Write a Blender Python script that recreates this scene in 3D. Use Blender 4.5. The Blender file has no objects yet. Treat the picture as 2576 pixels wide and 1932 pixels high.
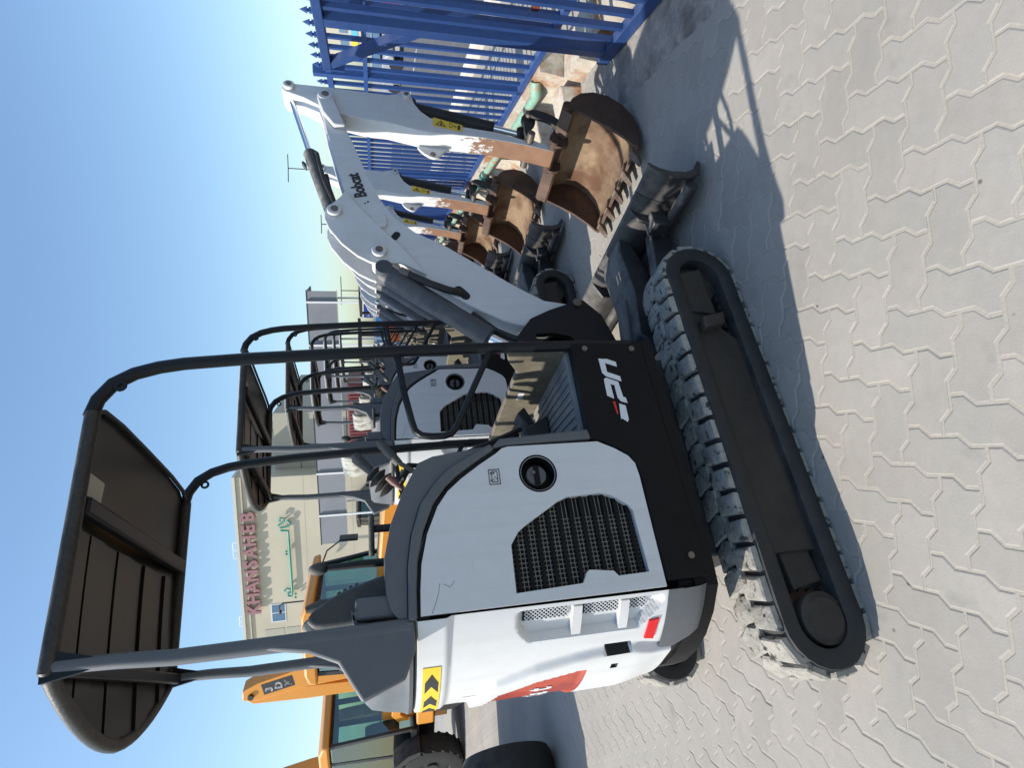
import bpy, bmesh, math, random
from mathutils import Vector, Matrix, Euler
random.seed(7)
S = bpy.context.scene
COL = S.collection
R = math.radians
# ------------------------------------------------------------------ camera
cam = bpy.data.cameras.new('camera'); camo = bpy.data.objects.new('camera', cam); COL.objects.link(camo)
cam.sensor_fit = 'HORIZONTAL'; cam.sensor_width = 36.0; cam.lens = 36.0 * 1430 / 2576
cam.clip_start = .05; cam.clip_end = 3000
PITCH, ROLL, CH = R(13.2), R(-1.5), 1.50
_f = Vector((0, math.cos(PITCH), -math.sin(PITCH))); _r = Vector((1, 0, 0)); _u = _r.cross(_f)
_r2 = _r * math.cos(ROLL) + _u * math.sin(ROLL); _u2 = _r2.cross(_f)
m = Matrix((-_u2, _r2, -_f)).transposed().to_4x4()      # the phone was held on its side: world up is image left
m.translation = Vector((0, 0, CH)); camo.matrix_world = m
S.camera = camo
# ------------------------------------------------------------------ sky and sun
SUN_EL = R(46); SHADOW_AZ = R(13)
W = bpy.data.worlds.new('World'); S.world = W; W.use_nodes = True
nt = W.node_tree; bg = nt.nodes['Background']; sky = nt.nodes.new('ShaderNodeTexSky')
sky.sky_type = 'NISHITA'; sky.sun_disc = False; sky.sun_elevation = SUN_EL
sdir = Vector((-math.cos(SHADOW_AZ), -math.sin(SHADOW_AZ)))
sky.sun_rotation = math.atan2(sdir.x, sdir.y)
sky.air_density = 1.25; sky.dust_density = 1.3; sky.ozone_density = 3; sky.altitude = 20
tint = nt.nodes.new('ShaderNodeMix'); tint.data_type = 'RGBA'; tint.blend_type = 'MULTIPLY'; tint.inputs[0].default_value = 1; tint.inputs[7].default_value = (.92, 1.0, 1.02, 1)
nt.links.new(sky.outputs[0], tint.inputs[6]); nt.links.new(tint.outputs[2], bg.inputs[0]); bg.inputs[1].default_value = .15
sl = bpy.data.lights.new('sun', 'SUN'); sl.energy = 4.2; sl.angle = R(.5); sl.color = (1, .945, .86)
so = bpy.data.objects.new('sun', sl); COL.objects.link(so)
so.rotation_euler = Vector((math.cos(SHADOW_AZ) * math.cos(SUN_EL), math.sin(SHADOW_AZ) * math.cos(SUN_EL), -math.sin(SUN_EL))).to_track_quat('-Z', 'Y').to_euler()
S.view_settings.view_transform = 'Standard'; S.view_settings.look = 'None'
S.view_settings.exposure = .43; S.view_settings.gamma = 1
S.render.engine = 'CYCLES'
S.cycles.max_bounces = 6; S.cycles.transparent_max_bounces = 8

# ------------------------------------------------------------------ helpers
def tag(o, label=None, cat=None, group=None, kind=None):
    if label: o['label'] = label
    if cat: o['category'] = cat
    if group: o['group'] = group
    if kind: o['kind'] = kind
    return o
def empty(name, loc=(0, 0, 0), rz=0):
    o = bpy.data.objects.new(name, None); o.empty_display_size = .1
    o.location = loc; o.rotation_euler = (0, 0, rz); COL.objects.link(o); return o
class MB:
    def __init__(s): s.v = []; s.f = []; s.m = []; s.mi = 0
    def add(s, vs, fs):
        n = len(s.v); s.v += [tuple(p) for p in vs]
        for f in fs: s.f.append([i + n for i in f]); s.m.append(s.mi)
        return s
    def box(s, x0, x1, y0, y1, z0, z1):
        return s.hexa([(x0, y0, z0), (x1, y0, z0), (x1, y1, z0), (x0, y1, z0), (x0, y0, z1), (x1, y0, z1), (x1, y1, z1), (x0, y1, z1)])
    def hexa(s, p):
        return s.add(p, [(0, 3, 2, 1), (4, 5, 6, 7), (0, 1, 5, 4), (1, 2, 6, 5), (2, 3, 7, 6), (3, 0, 4, 7)])
    def prism(s, poly, fn0, fn1):
        n = len(poly); vs = [fn0(*p) for p in poly] + [fn1(*p) for p in poly]
        fs = [list(range(n)), list(range(2 * n - 1, n - 1, -1))] + [(i, n + i, n + (i + 1) % n, (i + 1) % n) for i in range(n)]
        return s.add(vs, fs)
    def py(s, poly, y0, y1): return s.prism(poly, lambda x, z: (x, y0, z), lambda x, z: (x, y1, z))
    def pz(s, poly, z0, z1): return s.prism(poly, lambda x, y: (x, y, z0), lambda x, y: (x, y, z1))
    def px(s, poly, x0, x1): return s.prism(poly, lambda y, z: (x0, y, z), lambda y, z: (x1, y, z))
    def tube(s, path, r, n=10, cap=True):
        P = [Vector(p) for p in path]; rs = r if isinstance(r, (list, tuple)) else [r] * len(P)
        t0 = (P[1] - P[0]).normalized(); a = Vector((0, 0, 1)) if abs(t0.z) < .9 else Vector((1, 0, 0))
        u = t0.cross(a).normalized(); base = len(s.v)
        for i, p in enumerate(P):
            t = ((P[i] - P[i - 1]).normalized() if i else t0) + ((P[i + 1] - P[i]).normalized() if i < len(P) - 1 else (P[i] - P[i - 1]).normalized())
            t.normalize(); u = (u - t * u.dot(t)).normalized(); w = t.cross(u)
            s.v += [tuple(p + (u * math.cos(2 * math.pi * k / n) + w * math.sin(2 * math.pi * k / n)) * rs[i]) for k in range(n)]
        for i in range(len(P) - 1):
            for k in range(n):
                a0 = base + i * n + k; b0 = base + i * n + (k + 1) % n
                s.f.append([a0, b0, b0 + n, a0 + n]); s.m.append(s.mi)
        if cap:
            s.f.append([base + k for k in range(n - 1, -1, -1)]); s.m.append(s.mi)
            s.f.append([base + (len(P) - 1) * n + k for k in range(n)]); s.m.append(s.mi)
        return s
    def cyl(s, p0, p1, r, n=16): return s.tube([p0, p1], r, n)
    def ring(s, c, axis, r0, r1, h, n=24):
        """washer / hollow cylinder, axis 'y' or 'z' or 'x'"""
        vs = []
        for hh in (-h / 2, h / 2):
            for rr in (r0, r1):
                for k in range(n):
                    a = 2 * math.pi * k / n; q = (math.cos(a) * rr, math.sin(a) * rr)
                    vs.append({'y': (c[0] + q[0], c[1] + hh, c[2] + q[1]), 'z': (c[0] + q[0], c[1] + q[1], c[2] + hh), 'x': (c[0] + hh, c[1] + q[0], c[2] + q[1])}[axis])
        fs = []
        for k in range(n):
            j = (k + 1) % n
            fs += [(k, j, n + j, n + k), (2 * n + k, 3 * n + k, 3 * n + j, 2 * n + j), (k, 2 * n + k, 2 * n + j, j), (n + k, n + j, 3 * n + j, 3 * n + k)]
        return s.add(vs, fs)
    def ball(s, c, r, n=12, sz=1.0):
        vs = []; fs = []
        for i in range(1, n // 2):
            a = math.pi * i / (n // 2)
            for k in range(n):
                b = 2 * math.pi * k / n
                vs.append((c[0] + r * math.sin(a) * math.cos(b), c[1] + r * math.sin(a) * math.sin(b), c[2] + r * sz * math.cos(a)))
        rows = n // 2 - 1; vs += [(c[0], c[1], c[2] + r * sz), (c[0], c[1], c[2] - r * sz)]
        for i in range(rows - 1):
            for k in range(n): fs.append((i * n + k, (i + 1) * n + k, (i + 1) * n + (k + 1) % n, i * n + (k + 1) % n))
        for k in range(n):
            fs.append((rows * n, k, (k + 1) % n)); fs.append((rows * n + 1, (rows - 1) * n + (k + 1) % n, (rows - 1) * n + k))
        return s.add(vs, fs)
    def build(s, name, mat, parent=None, bevel=0, smooth=True, ang=35, seg=2, fix=True):
        me = bpy.data.meshes.new(name); me.from_pydata(s.v, [], s.f)
        for mm in (mat if isinstance(mat, (list, tuple)) else [mat]): me.materials.append(mm)
        if any(s.m): me.polygons.foreach_set('material_index', s.m)
        if fix:
            bm = bmesh.new(); bm.from_mesh(me); bmesh.ops.recalc_face_normals(bm, faces=bm.faces); bm.to_mesh(me); bm.free()
        if smooth:
            me.polygons.foreach_set('use_smooth', [True] * len(me.polygons)); me.set_sharp_from_angle(angle=R(ang))
        me.update()
        return link(name, me, parent, bevel, seg)
def link(name, me, parent=None, bevel=0, seg=2):
    o = bpy.data.objects.new(name, me); COL.objects.link(o); o.parent = parent
    if bevel:
        b = o.modifiers.new('bevel', 'BEVEL'); b.width = bevel; b.segments = seg; b.limit_method = 'ANGLE'; b.angle_limit = R(38); b.harden_normals = False
    return o
def holed(outer, holes, y0, y1):
    """plate in the xz plane with holes, face at y0, edges returning to y1"""
    bm = bmesh.new(); out = MB(); edges = []
    for lp in [outer] + holes:
        vs = [bm.verts.new((x, y0, z)) for x, z in lp]
        edges += [bm.edges.new((vs[i], vs[(i + 1) % len(vs)])) for i in range(len(vs))]
    bmesh.ops.triangle_fill(bm, edges=edges, use_beauty=True)
    bm.verts.index_update()
    out.add([v.co[:] for v in bm.verts], [[v.index for v in f.verts] for f in bm.faces]); bm.free()
    for lp in [outer] + holes:
        n = len(lp)
        out.add([(x, y0, z) for x, z in lp] + [(x, y1, z) for x, z in lp], [(i, (i + 1) % n, n + (i + 1) % n, n + i) for i in range(n)])
    return out
def smooth_poly(p, it=1):
    for _ in range(it):
        q = []
        for i in range(len(p)):
            a, b = p[i], p[(i + 1) % len(p)]
            q += [tuple(a[k] * .75 + b[k] * .25 for k in range(2)), tuple(a[k] * .25 + b[k] * .75 for k in range(2))]
        p = q
    return p
def copy_tree(o, parent=None):
    c = o.copy(); COL.objects.link(c); c.parent = parent
    for ch in list(KIDS.get(o.name, [])): copy_tree(ch, c)
    return c
def index_kids():
    KIDS.clear()
    for o in bpy.data.objects:
        if o.parent: KIDS.setdefault(o.parent.name, []).append(o)
KIDS = {}
def text_mesh(txt, size, depth=.002, xs=1.0, bold=0, shear=0, align='LEFT'):
    cu = bpy.data.curves.new('lettering', 'FONT'); cu.body = txt; cu.size = size; cu.extrude = depth; cu.offset = bold; cu.shear = shear; cu.align_x = align
    cu.resolution_u = 3
    o = bpy.data.objects.new('tmp', cu); COL.objects.link(o)
    dg = bpy.context.evaluated_depsgraph_get(); me = bpy.data.meshes.new_from_object(o.evaluated_get(dg))
    bpy.data.objects.remove(o); bpy.data.curves.remove(cu)
    if xs != 1: me.transform(Matrix.Diagonal((xs, 1, 1, 1)))
    return me
def text_obj(name, txt, size, M, mat, parent, depth=.002, xs=1.0, bold=0, shear=0, align='LEFT'):
    me = text_mesh(txt, size, depth, xs, bold, shear, align); me.transform(M); me.name = name
    me.materials.clear(); me.materials.append(mat)
    return link(name, me, parent)
def basis(o, ax, ay):
    ax = Vector(ax).normalized(); ay = Vector(ay); ay = (ay - ax * ay.dot(ax)).normalized(); az = ax.cross(ay)
    m = Matrix((ax, ay, az)).transposed().to_4x4(); m.translation = Vector(o); return m

# ------------------------------------------------------------------ materials
def pmat(name, col, rough=.5, metal=0, col2=None, s2=4, lo=.45, hi=.65, dust=0, dcol=(.40, .35, .28), var=.12, bump=0, bs=60, spec=.5, bd=.002, streak=0, world=0):
    M = bpy.data.materials.new(name); M.use_nodes = True; t = M.node_tree; N = t.nodes; L = t.links
    b = N['Principled BSDF']; b.inputs['Roughness'].default_value = rough; b.inputs['Metallic'].default_value = metal
    b.inputs['Specular IOR Level'].default_value = spec
    tc = N.new('ShaderNodeTexCoord')
    oi = N.new('ShaderNodeObjectInfo'); ad = N.new('ShaderNodeVectorMath'); ad.operation = 'ADD'
    mu = N.new('ShaderNodeVectorMath'); mu.operation = 'SCALE'; mu.inputs[3].default_value = 37.0
    cx = N.new('ShaderNodeCombineXYZ'); L.new(oi.outputs['Random'], cx.inputs[0]); L.new(oi.outputs['Random'], cx.inputs[1])
    L.new(cx.outputs[0], mu.inputs[0]); L.new(tc.outputs['Object'], ad.inputs[0]); L.new(mu.outputs[0], ad.inputs[1])
    def noise(sc, det=6, ro=.55):
        n = N.new('ShaderNodeTexNoise'); n.inputs['Scale'].default_value = sc; n.inputs['Detail'].default_value = det; n.inputs['Roughness'].default_value = ro
        L.new(ad.outputs[0], n.inputs['Vector']); return n
    def mix(f, a, bb, mode='MIX'):
        x = N.new('ShaderNodeMix'); x.data_type = 'RGBA'; x.blend_type = mode
        if isinstance(f, float): x.inputs[0].default_value = f
        else: L.new(f, x.inputs[0])
        for i, q in ((6, a), (7, bb)):
            if isinstance(q, tuple): x.inputs[i].default_value = (*q, 1)
            else: L.new(q, x.inputs[i])
        return x.outputs[2]
    def ramp(src, l, h):
        r = N.new('ShaderNodeMapRange'); r.inputs[1].default_value = l; r.inputs[2].default_value = h; L.new(src, r.inputs[0]); return r.outputs[0]
    c = tuple(col)
    if col2: c = mix(ramp(noise(s2).outputs[0], lo, hi), c, tuple(col2))
    if var:
        v = N.new('ShaderNodeMapRange'); v.inputs[1].default_value = .3; v.inputs[2].default_value = .7; v.inputs[3].default_value = 1 - var; v.inputs[4].default_value = 1 + var
        L.new(noise(23, 8, .7).outputs[0], v.inputs[0])
        cc = N.new('ShaderNodeCombineColor')
        for i in range(3): L.new(v.outputs[0], cc.inputs[i])
        c = mix(1.0, c, cc.outputs[0], 'MULTIPLY')
    if streak:
        mp = N.new('ShaderNodeMapping'); mp.inputs['Scale'].default_value = (16, 16, 1.1); L.new(ad.outputs[0], mp.inputs[0])
        sn_ = N.new('ShaderNodeTexNoise'); sn_.inputs['Scale'].default_value = 1.6; sn_.inputs['Detail'].default_value = 7; sn_.inputs['Roughness'].default_value = .6; L.new(mp.outputs[0], sn_.inputs['Vector'])
        sr = ramp(sn_.outputs[0], .50, .80); sm = N.new('ShaderNodeMath'); sm.operation = 'MULTIPLY'; L.new(sr, sm.inputs[0]); sm.inputs[1].default_value = streak
        c = mix(sm.outputs[0], c, (.33, .28, .22))
        # fine scuffs
        mp2 = N.new('ShaderNodeMapping'); mp2.inputs['Scale'].default_value = (5, 5, 60); mp2.inputs['Rotation'].default_value = (.2, .5, .1); L.new(ad.outputs[0], mp2.inputs[0])
        s2n = N.new('ShaderNodeTexNoise'); s2n.inputs['Scale'].default_value = 2.2; s2n.inputs['Detail'].default_value = 4; L.new(mp2.outputs[0], s2n.inputs['Vector'])
        s3 = ramp(s2n.outputs[0], .70, .76); s4 = N.new('ShaderNodeMath'); s4.operation = 'MULTIPLY'; L.new(s3, s4.inputs[0]); s4.inputs[1].default_value = streak * .8
        c = mix(s4.outputs[0], c, (.26, .25, .24))
    if world:   # stains that run across the separate pieces, in place on the ground
        g0 = N.new('ShaderNodeNewGeometry')
        def wn(sc, l, h, a_, b_):
            n_ = N.new('ShaderNodeTexNoise'); n_.inputs['Scale'].default_value = sc; n_.inputs['Detail'].default_value = 6; L.new(g0.outputs['Position'], n_.inputs['Vector'])
            r_ = N.new('ShaderNodeMapRange'); r_.inputs[1].default_value = l; r_.inputs[2].default_value = h; r_.inputs[3].default_value = a_; r_.inputs[4].default_value = b_; L.new(n_.outputs[0], r_.inputs[0])
            q_ = N.new('ShaderNodeCombineColor')
            for i_ in range(3): L.new(r_.outputs[0], q_.inputs[i_])
            return q_.outputs[0]
        c = mix(1.0, c, wn(1.1, .35, .65, .90, 1.06), 'MULTIPLY'); c = mix(1.0, c, wn(7, .62, .74, 1.0, .86), 'MULTIPLY')
        rr_ = N.new('ShaderNodeMapRange'); rr_.inputs[3].default_value = .93; rr_.inputs[4].default_value = 1.05; L.new(oi.outputs['Random'], rr_.inputs[0])
        rc_ = N.new('ShaderNodeCombineColor')
        for i_ in range(3): L.new(rr_.outputs[0], rc_.inputs[i_])
        c = mix(1.0, c, rc_.outputs[0], 'MULTIPLY')
        vo = N.new('ShaderNodeTexVoronoi'); vo.inputs['Scale'].default_value = 5.5; L.new(g0.outputs['Position'], vo.inputs['Vector'])
        c = mix(ramp(vo.outputs['Distance'], .045, .02), c, (.12, .105, .09))
    if dust:
        g = N.new('ShaderNodeNewGeometry'); sx = N.new('ShaderNodeSeparateXYZ'); L.new(g.outputs['Normal'], sx.inputs[0])
        up = ramp(sx.outputs[2], .1, .85); nn = ramp(noise(9, 7, .65).outputs[0], .32, .62)
        mm = N.new('ShaderNodeMath'); mm.operation = 'MULTIPLY'; L.new(up, mm.inputs[0]); L.new(nn, mm.inputs[1])
        m2 = N.new('ShaderNodeMath'); m2.operation = 'MULTIPLY'; L.new(mm.outputs[0], m2.inputs[0]); m2.inputs[1].default_value = dust
        # a thin even film everywhere plus the settled dust on what faces up
        m3 = N.new('ShaderNodeMath'); m3.operation = 'MULTIPLY_ADD'; L.new(nn, m3.inputs[0]); m3.inputs[1].default_value = .16 * dust; L.new(m2.outputs[0], m3.inputs[2]); m3.use_clamp = True
        c = mix(m3.outputs[0], c, tuple(dcol))
        rr = N.new('ShaderNodeMapRange'); L.new(m3.outputs[0], rr.inputs[0]); rr.inputs[3].default_value = rough; rr.inputs[4].default_value = .95; L.new(rr.outputs[0], b.inputs['Roughness'])
    if isinstance(c, tuple): b.inputs['Base Color'].default_value = (*c, 1)
    else: L.new(c, b.inputs['Base Color'])
    if bump:
        bn = N.new('ShaderNodeBump'); bn.inputs['Strength'].default_value = bump; bn.inputs['Distance'].default_value = bd
        L.new(noise(bs, 5).outputs[0], bn.inputs['Height']); L.new(bn.outputs[0], b.inputs['Normal'])
    return M
def glassmat(name, tint=(.55, .8, .75), a=.72):
    M = bpy.data.materials.new(name); M.use_nodes = True; t = M.node_tree; N = t.nodes; L = t.links
    N.remove(N['Principled BSDF']); out = N['Material Output']
    tr = N.new('ShaderNodeBsdfTransparent'); tr.inputs[0].default_value = (*[x * a for x in tint], 1)
    gl = N.new('ShaderNodeBsdfGlossy'); gl.inputs['Roughness'].default_value = .03; gl.inputs[0].default_value = (.9, .95, .95, 1)
    fr = N.new('ShaderNodeFresnel'); fr.inputs[0].default_value = 1.5; mx = N.new('ShaderNodeMixShader')
    ad = N.new('ShaderNodeMath'); ad.operation = 'ADD'; ad.use_clamp = True; ad.inputs[1].default_value = .06; L.new(fr.outputs[0], ad.inputs[0])
    L.new(ad.outputs[0], mx.inputs[0]); L.new(tr.outputs[0], mx.inputs[1]); L.new(gl.outputs[0], mx.inputs[2]); L.new(mx.outputs[0], out.inputs[0])
    return M
def wornmat(name):
    """white arm paint worn to rusty steel towards its lower end (object-space wear line at z ~ .95)"""
    M = pmat(name, (.60, .60, .59), .45, var=.04, streak=.2)
    t = M.node_tree; N = t.nodes; L = t.links; b = N['Principled BSDF']
    src = b.inputs['Base Color'].links[0].from_socket
    tc = N.new('ShaderNodeTexCoord'); sx = N.new('ShaderNodeSeparateXYZ'); L.new(tc.outputs['Object'], sx.inputs[0])
    n = N.new('ShaderNodeTexNoise'); n.inputs['Scale'].default_value = 1; n.inputs['Detail'].default_value = 9; n.inputs['Roughness'].default_value = .72; mpw = N.new('ShaderNodeMapping'); mpw.inputs['Scale'].default_value = (40, 40, 17); L.new(tc.outputs['Object'], mpw.inputs[0]); L.new(mpw.outputs[0], n.inputs['Vector'])
    g = N.new('ShaderNodeNewGeometry')
    vt = N.new('ShaderNodeVectorTransform'); vt.vector_type = 'NORMAL'; vt.convert_from = 'WORLD'; vt.convert_to = 'OBJECT'; L.new(g.outputs['True Normal'], vt.inputs[0])
    sn = N.new('ShaderNodeSeparateXYZ'); L.new(vt.outputs[0], sn.inputs[0])
    a = N.new('ShaderNodeMath'); a.operation = 'MULTIPLY_ADD'; L.new(sx.outputs[2], a.inputs[0]); a.inputs[1].default_value = -1.9; a.inputs[2].default_value = 1.72
    a2 = N.new('ShaderNodeMath'); a2.operation = 'ADD'; L.new(a.outputs[0], a2.inputs[0])
    nm = N.new('ShaderNodeMath'); nm.operation = 'MULTIPLY_ADD'; L.new(n.outputs[0], nm.inputs[0]); nm.inputs[1].default_value = 1.9; nm.inputs[2].default_value = -.95; L.new(nm.outputs[0], a2.inputs[1])
    # only the face towards the cab is worn (normal -x)
    fx = N.new('ShaderNodeMath'); fx.operation = 'LESS_THAN'; L.new(sn.outputs[0], fx.inputs[0]); fx.inputs[1].default_value = -.6
    rp = N.new('ShaderNodeMapRange'); L.new(a2.outputs[0], rp.inputs[0]); rp.inputs[1].default_value = -.03; rp.inputs[2].default_value = .03
    mm = N.new('ShaderNodeMath'); mm.operation = 'MULTIPLY'; L.new(rp.outputs[0], mm.inputs[0]); L.new(fx.outputs[0], mm.inputs[1])
    r2 = N.new('ShaderNodeMix'); r2.data_type = 'RGBA'; n2 = N.new('ShaderNodeTexNoise'); n2.inputs['Scale'].default_value = 14; n2.inputs['Detail'].default_value = 8
    L.new(tc.outputs['Object'], n2.inputs['Vector']); L.new(n2.outputs[0], r2.inputs[0]); r2.inputs[6].default_value = (.16, .08, .045, 1); r2.inputs[7].default_value = (.30, .17, .105, 1)
    mx = N.new('ShaderNodeMix'); mx.data_type = 'RGBA'; L.new(mm.outputs[0], mx.inputs[0]); L.new(src, mx.inputs[6]); L.new(r2.outputs[2], mx.inputs[7])
    L.new(mx.outputs[2], b.inputs['Base Color']); return M
WHITE = pmat('white_paint', (.60, .60, .60), .36, col2=(.50, .485, .45), s2=2.2, lo=.6, hi=.85, dust=.35, dcol=(.44, .39, .32), var=.03, streak=.22)
WORN = wornmat('worn_arm_paint')
GREY = pmat('grey_plastic', (.082, .088, .098), .5, var=.06, dust=.22, bump=.15, bs=400)
BLACKP = pmat('black_panel_paint', (.0045, .0044, .0055), .5, var=.15, dust=.03, spec=.15)
ROPS = pmat('frame_paint', (.006, .007, .010), .42, var=.15, dust=.04, spec=.25)
DARK = pmat('dark_void', (.010, .010, .011), .8, var=0)
STEEL = pmat('dark_steel', (.020, .019, .021), .5, dust=.55, dcol=(.26, .24, .21), var=.2)
FRAME = pmat('track_frame_paint', (.020, .0155, .013), .75, col2=(.028, .021, .016), dust=.12, var=.25, bump=.3, bs=90)
RUBBER = pmat('track_rubber', (.010, .011, .013), .7, dust=.10, var=.2, bump=.2, bs=120)
LUG = pmat('dusty_track_rubber', (.28, .26, .225), .95, col2=(.035, .033, .034), s2=30, lo=.57, hi=.66, var=.25, bump=1, bs=45, bd=.008)
CHROME = pmat('chrome_rod', (.75, .77, .8), .12, metal=1, var=.03)
CYL = pmat('cylinder_paint', (.045, .050, .060), .4, var=.08, dust=.3)
CYLD = pmat('dusty_cylinder_paint', (.022, .023, .027), .5, var=.1, dust=.9, dcol=(.28, .265, .23))
HOSE = pmat('hose_rubber', (.010, .010, .011), .6, dust=.12)
RUST = pmat('rusty_bucket_steel', (.052, .024, .014), .75, col2=(.105, .052, .030), s2=5, var=.25, dust=.10, bump=.3, bs=80)
RUSTI = pmat('dusty_bucket_inside', (.25, .175, .108), .85, col2=(.11, .055, .030), s2=4.5, lo=.46, hi=.66, var=.15, bump=.2, bs=60)
PIN = pmat('pin_steel', (.16, .13, .11), .5, metal=.6, var=.2)
YEL = pmat('sticker_yellow', (.78, .52, .03), .45, var=.05)
INK = pmat('print_black', (.02, .02, .022), .5, var=0)
PRINTW = pmat('print_white', (.62, .63, .64), .5, var=.06)
REDR = pmat('reflector_red', (.62, .01, .015), .25, var=.03)
REDP = pmat('faded_red_panel', (.40, .060, .032), .4, col2=(.26, .025, .018), s2=6, var=.08)
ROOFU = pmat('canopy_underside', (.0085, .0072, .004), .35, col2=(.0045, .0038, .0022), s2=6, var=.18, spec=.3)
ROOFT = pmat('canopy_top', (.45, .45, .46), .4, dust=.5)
RIM = pmat('canopy_rim_wrap', (.010, .009, .008), .5, col2=(.024, .021, .018), s2=90, lo=.45, hi=.65, dust=.22, bump=.5, bs=110, bd=.003)
MAT = pmat('floor_mat', (.15, .16, .17), .8, col2=(.22, .205, .18), s2=7, var=.12, dust=.5)
TAN = pmat('dusty_footwell', (.16, .14, .10), .8, col2=(.10, .085, .062), s2=5, var=.2)
SEATM = pmat('seat_vinyl', (.020, .021, .024), .5, dust=.5)
PLAST = pmat('clear_wrap', (.45, .43, .38), .25, col2=(.18, .16, .13), s2=14, var=.2)
BOOT = pmat('rubber_boot', (.026, .026, .026), .6, col2=(.10, .09, .075), s2=8, dust=.7, dcol=(.3, .27, .22))
REDB = pmat('faded_red_grip', (.16, .05, .04), .55, dust=.5)
STICK = pmat('paper_label', (.32, .31, .25), .6, var=.08)
TOOTH = pmat('worn_tooth_steel', (.17, .13, .10), .55, metal=.3, col2=(.09, .05, .03), s2=12, var=.2)
BLUE = pmat('blue_gate_paint', (.015, .048, .165), .42, var=.12, dust=.18, dcol=(.25, .24, .25))
BLUED = pmat('blue_fence_paint', (.018, .062, .22), .42, var=.12, dust=.12)
PLASTER = pmat('stained_plaster', (.50, .45, .37), .9, col2=(.34, .16, .07), s2=4.5, lo=.47, hi=.64, var=.2, bump=.5, bs=22, bd=.01)
CEMENT = pmat('rough_cement', (.29, .27, .245), .95, col2=(.16, .145, .13), s2=5, var=.25, bump=1, bs=30, bd=.012)
PIPEG = pmat('green_pipe', (.24, .42, .32), .5, col2=(.42, .26, .14), s2=5, lo=.52, hi=.6, var=.15)
JYEL = pmat('backhoe_yellow', (.66, .26, .02), .4, var=.06, dust=.35)
JBLK = pmat('backhoe_black', (.012, .012, .014), .5, dust=.15)
TYRE = pmat('tyre_rubber', (.012, .012, .012), .8, dust=.12, var=.2, bump=.3, bs=40)
GLASS = glassmat('cab_glass')
GLASSG = glassmat('green_cab_glass', (.45, .75, .45), .7)
WALLM = pmat('building_render', (.56, .50, .38), .85, col2=(.50, .445, .335), s2=.35, var=.04)
WALLD = pmat('tan_and_shaded_wall', (.42, .39, .31), .8, var=.05)  # own tan of trims and panels; on the side wall it paints shade
AWN = pmat('awning_sheet', (.21, .22, .24), .7, col2=(.18, .19, .21), s2=.8, var=.05)
PINK = pmat('sign_letters', (.30, .145, .155), .6, var=.05)
TEAL = pmat('sign_script', (.05, .30, .24), .5, var=.06)
WIN = pmat('window_glass', (.10, .17, .26), .08, var=.05)
WFR = pmat('white_frame', (.7, .7, .7), .5, var=.03)
ASPH = pmat('asphalt', (.09, .09, .094), .9, col2=(.115, .113, .11), s2=1.2, var=.15)
PALE = pmat('pale_block', (.60, .57, .50), .85, var=.06)
MAROON = pmat('container_maroon', (.18, .045, .045), .6, var=.1)
ORNG = pmat('orange_paint', (.62, .16, .02), .45, var=.08, dust=.3)
REDM = pmat('red_paint', (.55, .03, .02), .4, var=.08)
SBLUE = pmat('sign_blue', (.02, .07, .35), .5, var=.04)
LBLUE = pmat('light_blue_panel', (.10, .40, .75), .5, var=.05)
CARW = pmat('car_paint_white', (.7, .7, .7), .25, var=.02)
CARG = pmat('car_paint_silver', (.32, .34, .36), .25, var=.02)
# ------------------------------------------------------------------ ground
PAV = pmat('paver_concrete', (.308, .290, .256), .92, col2=(.335, .303, .268), s2=3, lo=.35, hi=.7, var=.06, bump=.4, bs=140, bd=.002, world=1)
SAND = pmat('joint_sand', (.335, .305, .258), .95, var=.08, bump=.6, bs=120, bd=.003)
YARD = pmat('yard_ground', (.31, .29, .255), .95, col2=(.27, .25, .22), s2=.6, var=.08, bump=.3, bs=20, bd=.01)
g = MB().add([(-400, -60, -.012), (400, -60, -.012), (400, 900, -.012), (-400, 900, -.012)], [(0, 1, 2, 3)]).build('ground', YARD, smooth=False)
tag(g, 'pale dusty yard ground reaching to the horizon', 'ground', kind='structure')
PU = .1125; PA = -1.72; PO = Vector((-.602, 1.422))
EA = Vector((math.cos(PA), math.sin(PA))); EB = Vector((math.sin(PA), -math.cos(PA)))
def lat(a, b): return PO + (EA * a + EB * b) * PU
pave = MB().add([(-9, .2, -.0017), (2.95, .2, -.0017), (4.2, 16, -.0017), (-9, 16, -.0017)], [(0, 1, 2, 3)]).build('pavement', SAND, smooth=False)
tag(pave, 'cream interlocking zigzag block paving with sandy joints', 'pavement', kind='structure')
HZ = .09
def aedge(i, j): return [(i, j), (i + 1 / 3, j - HZ), (i + 2 / 3, j + HZ)]
def bedge(i, j): return [(i, j), (i + HZ, j + 1 / 3), (i - HZ, j + 2 / 3)]
def rev(pts, end): return [end] + pts[:0:-1]
def outline(t):
    if t == 0:   # along a
        p = aedge(0, 0) + aedge(1, 0) + bedge(2, 0)
        p += rev(aedge(1, 1), (2, 1)) + rev(aedge(0, 1), (1, 1)) + rev(bedge(0, 0), (0, 1))
    else:
        p = aedge(0, 0) + bedge(1, 0) + bedge(1, 1)
        p += rev(aedge(0, 2), (1, 2)) + rev(bedge(0, 1), (0, 2)) + rev(bedge(0, 0), (0, 1))
    return p
def inset(p, d):
    n = len(p); q = []
    for i in range(n):
        a, b, c = Vector(p[i - 1]), Vector(p[i]), Vector(p[(i + 1) % n])
        e1 = (b - a).normalized(); e2 = (c - b).normalized()
        n1 = Vector((-e1.y, e1.x)); n2 = Vector((-e2.y, e2.x)); nn = n1 + n2
        k = nn.dot(n1); q.append(tuple(b + nn * (d / max(k, .3))))
    return q
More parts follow.
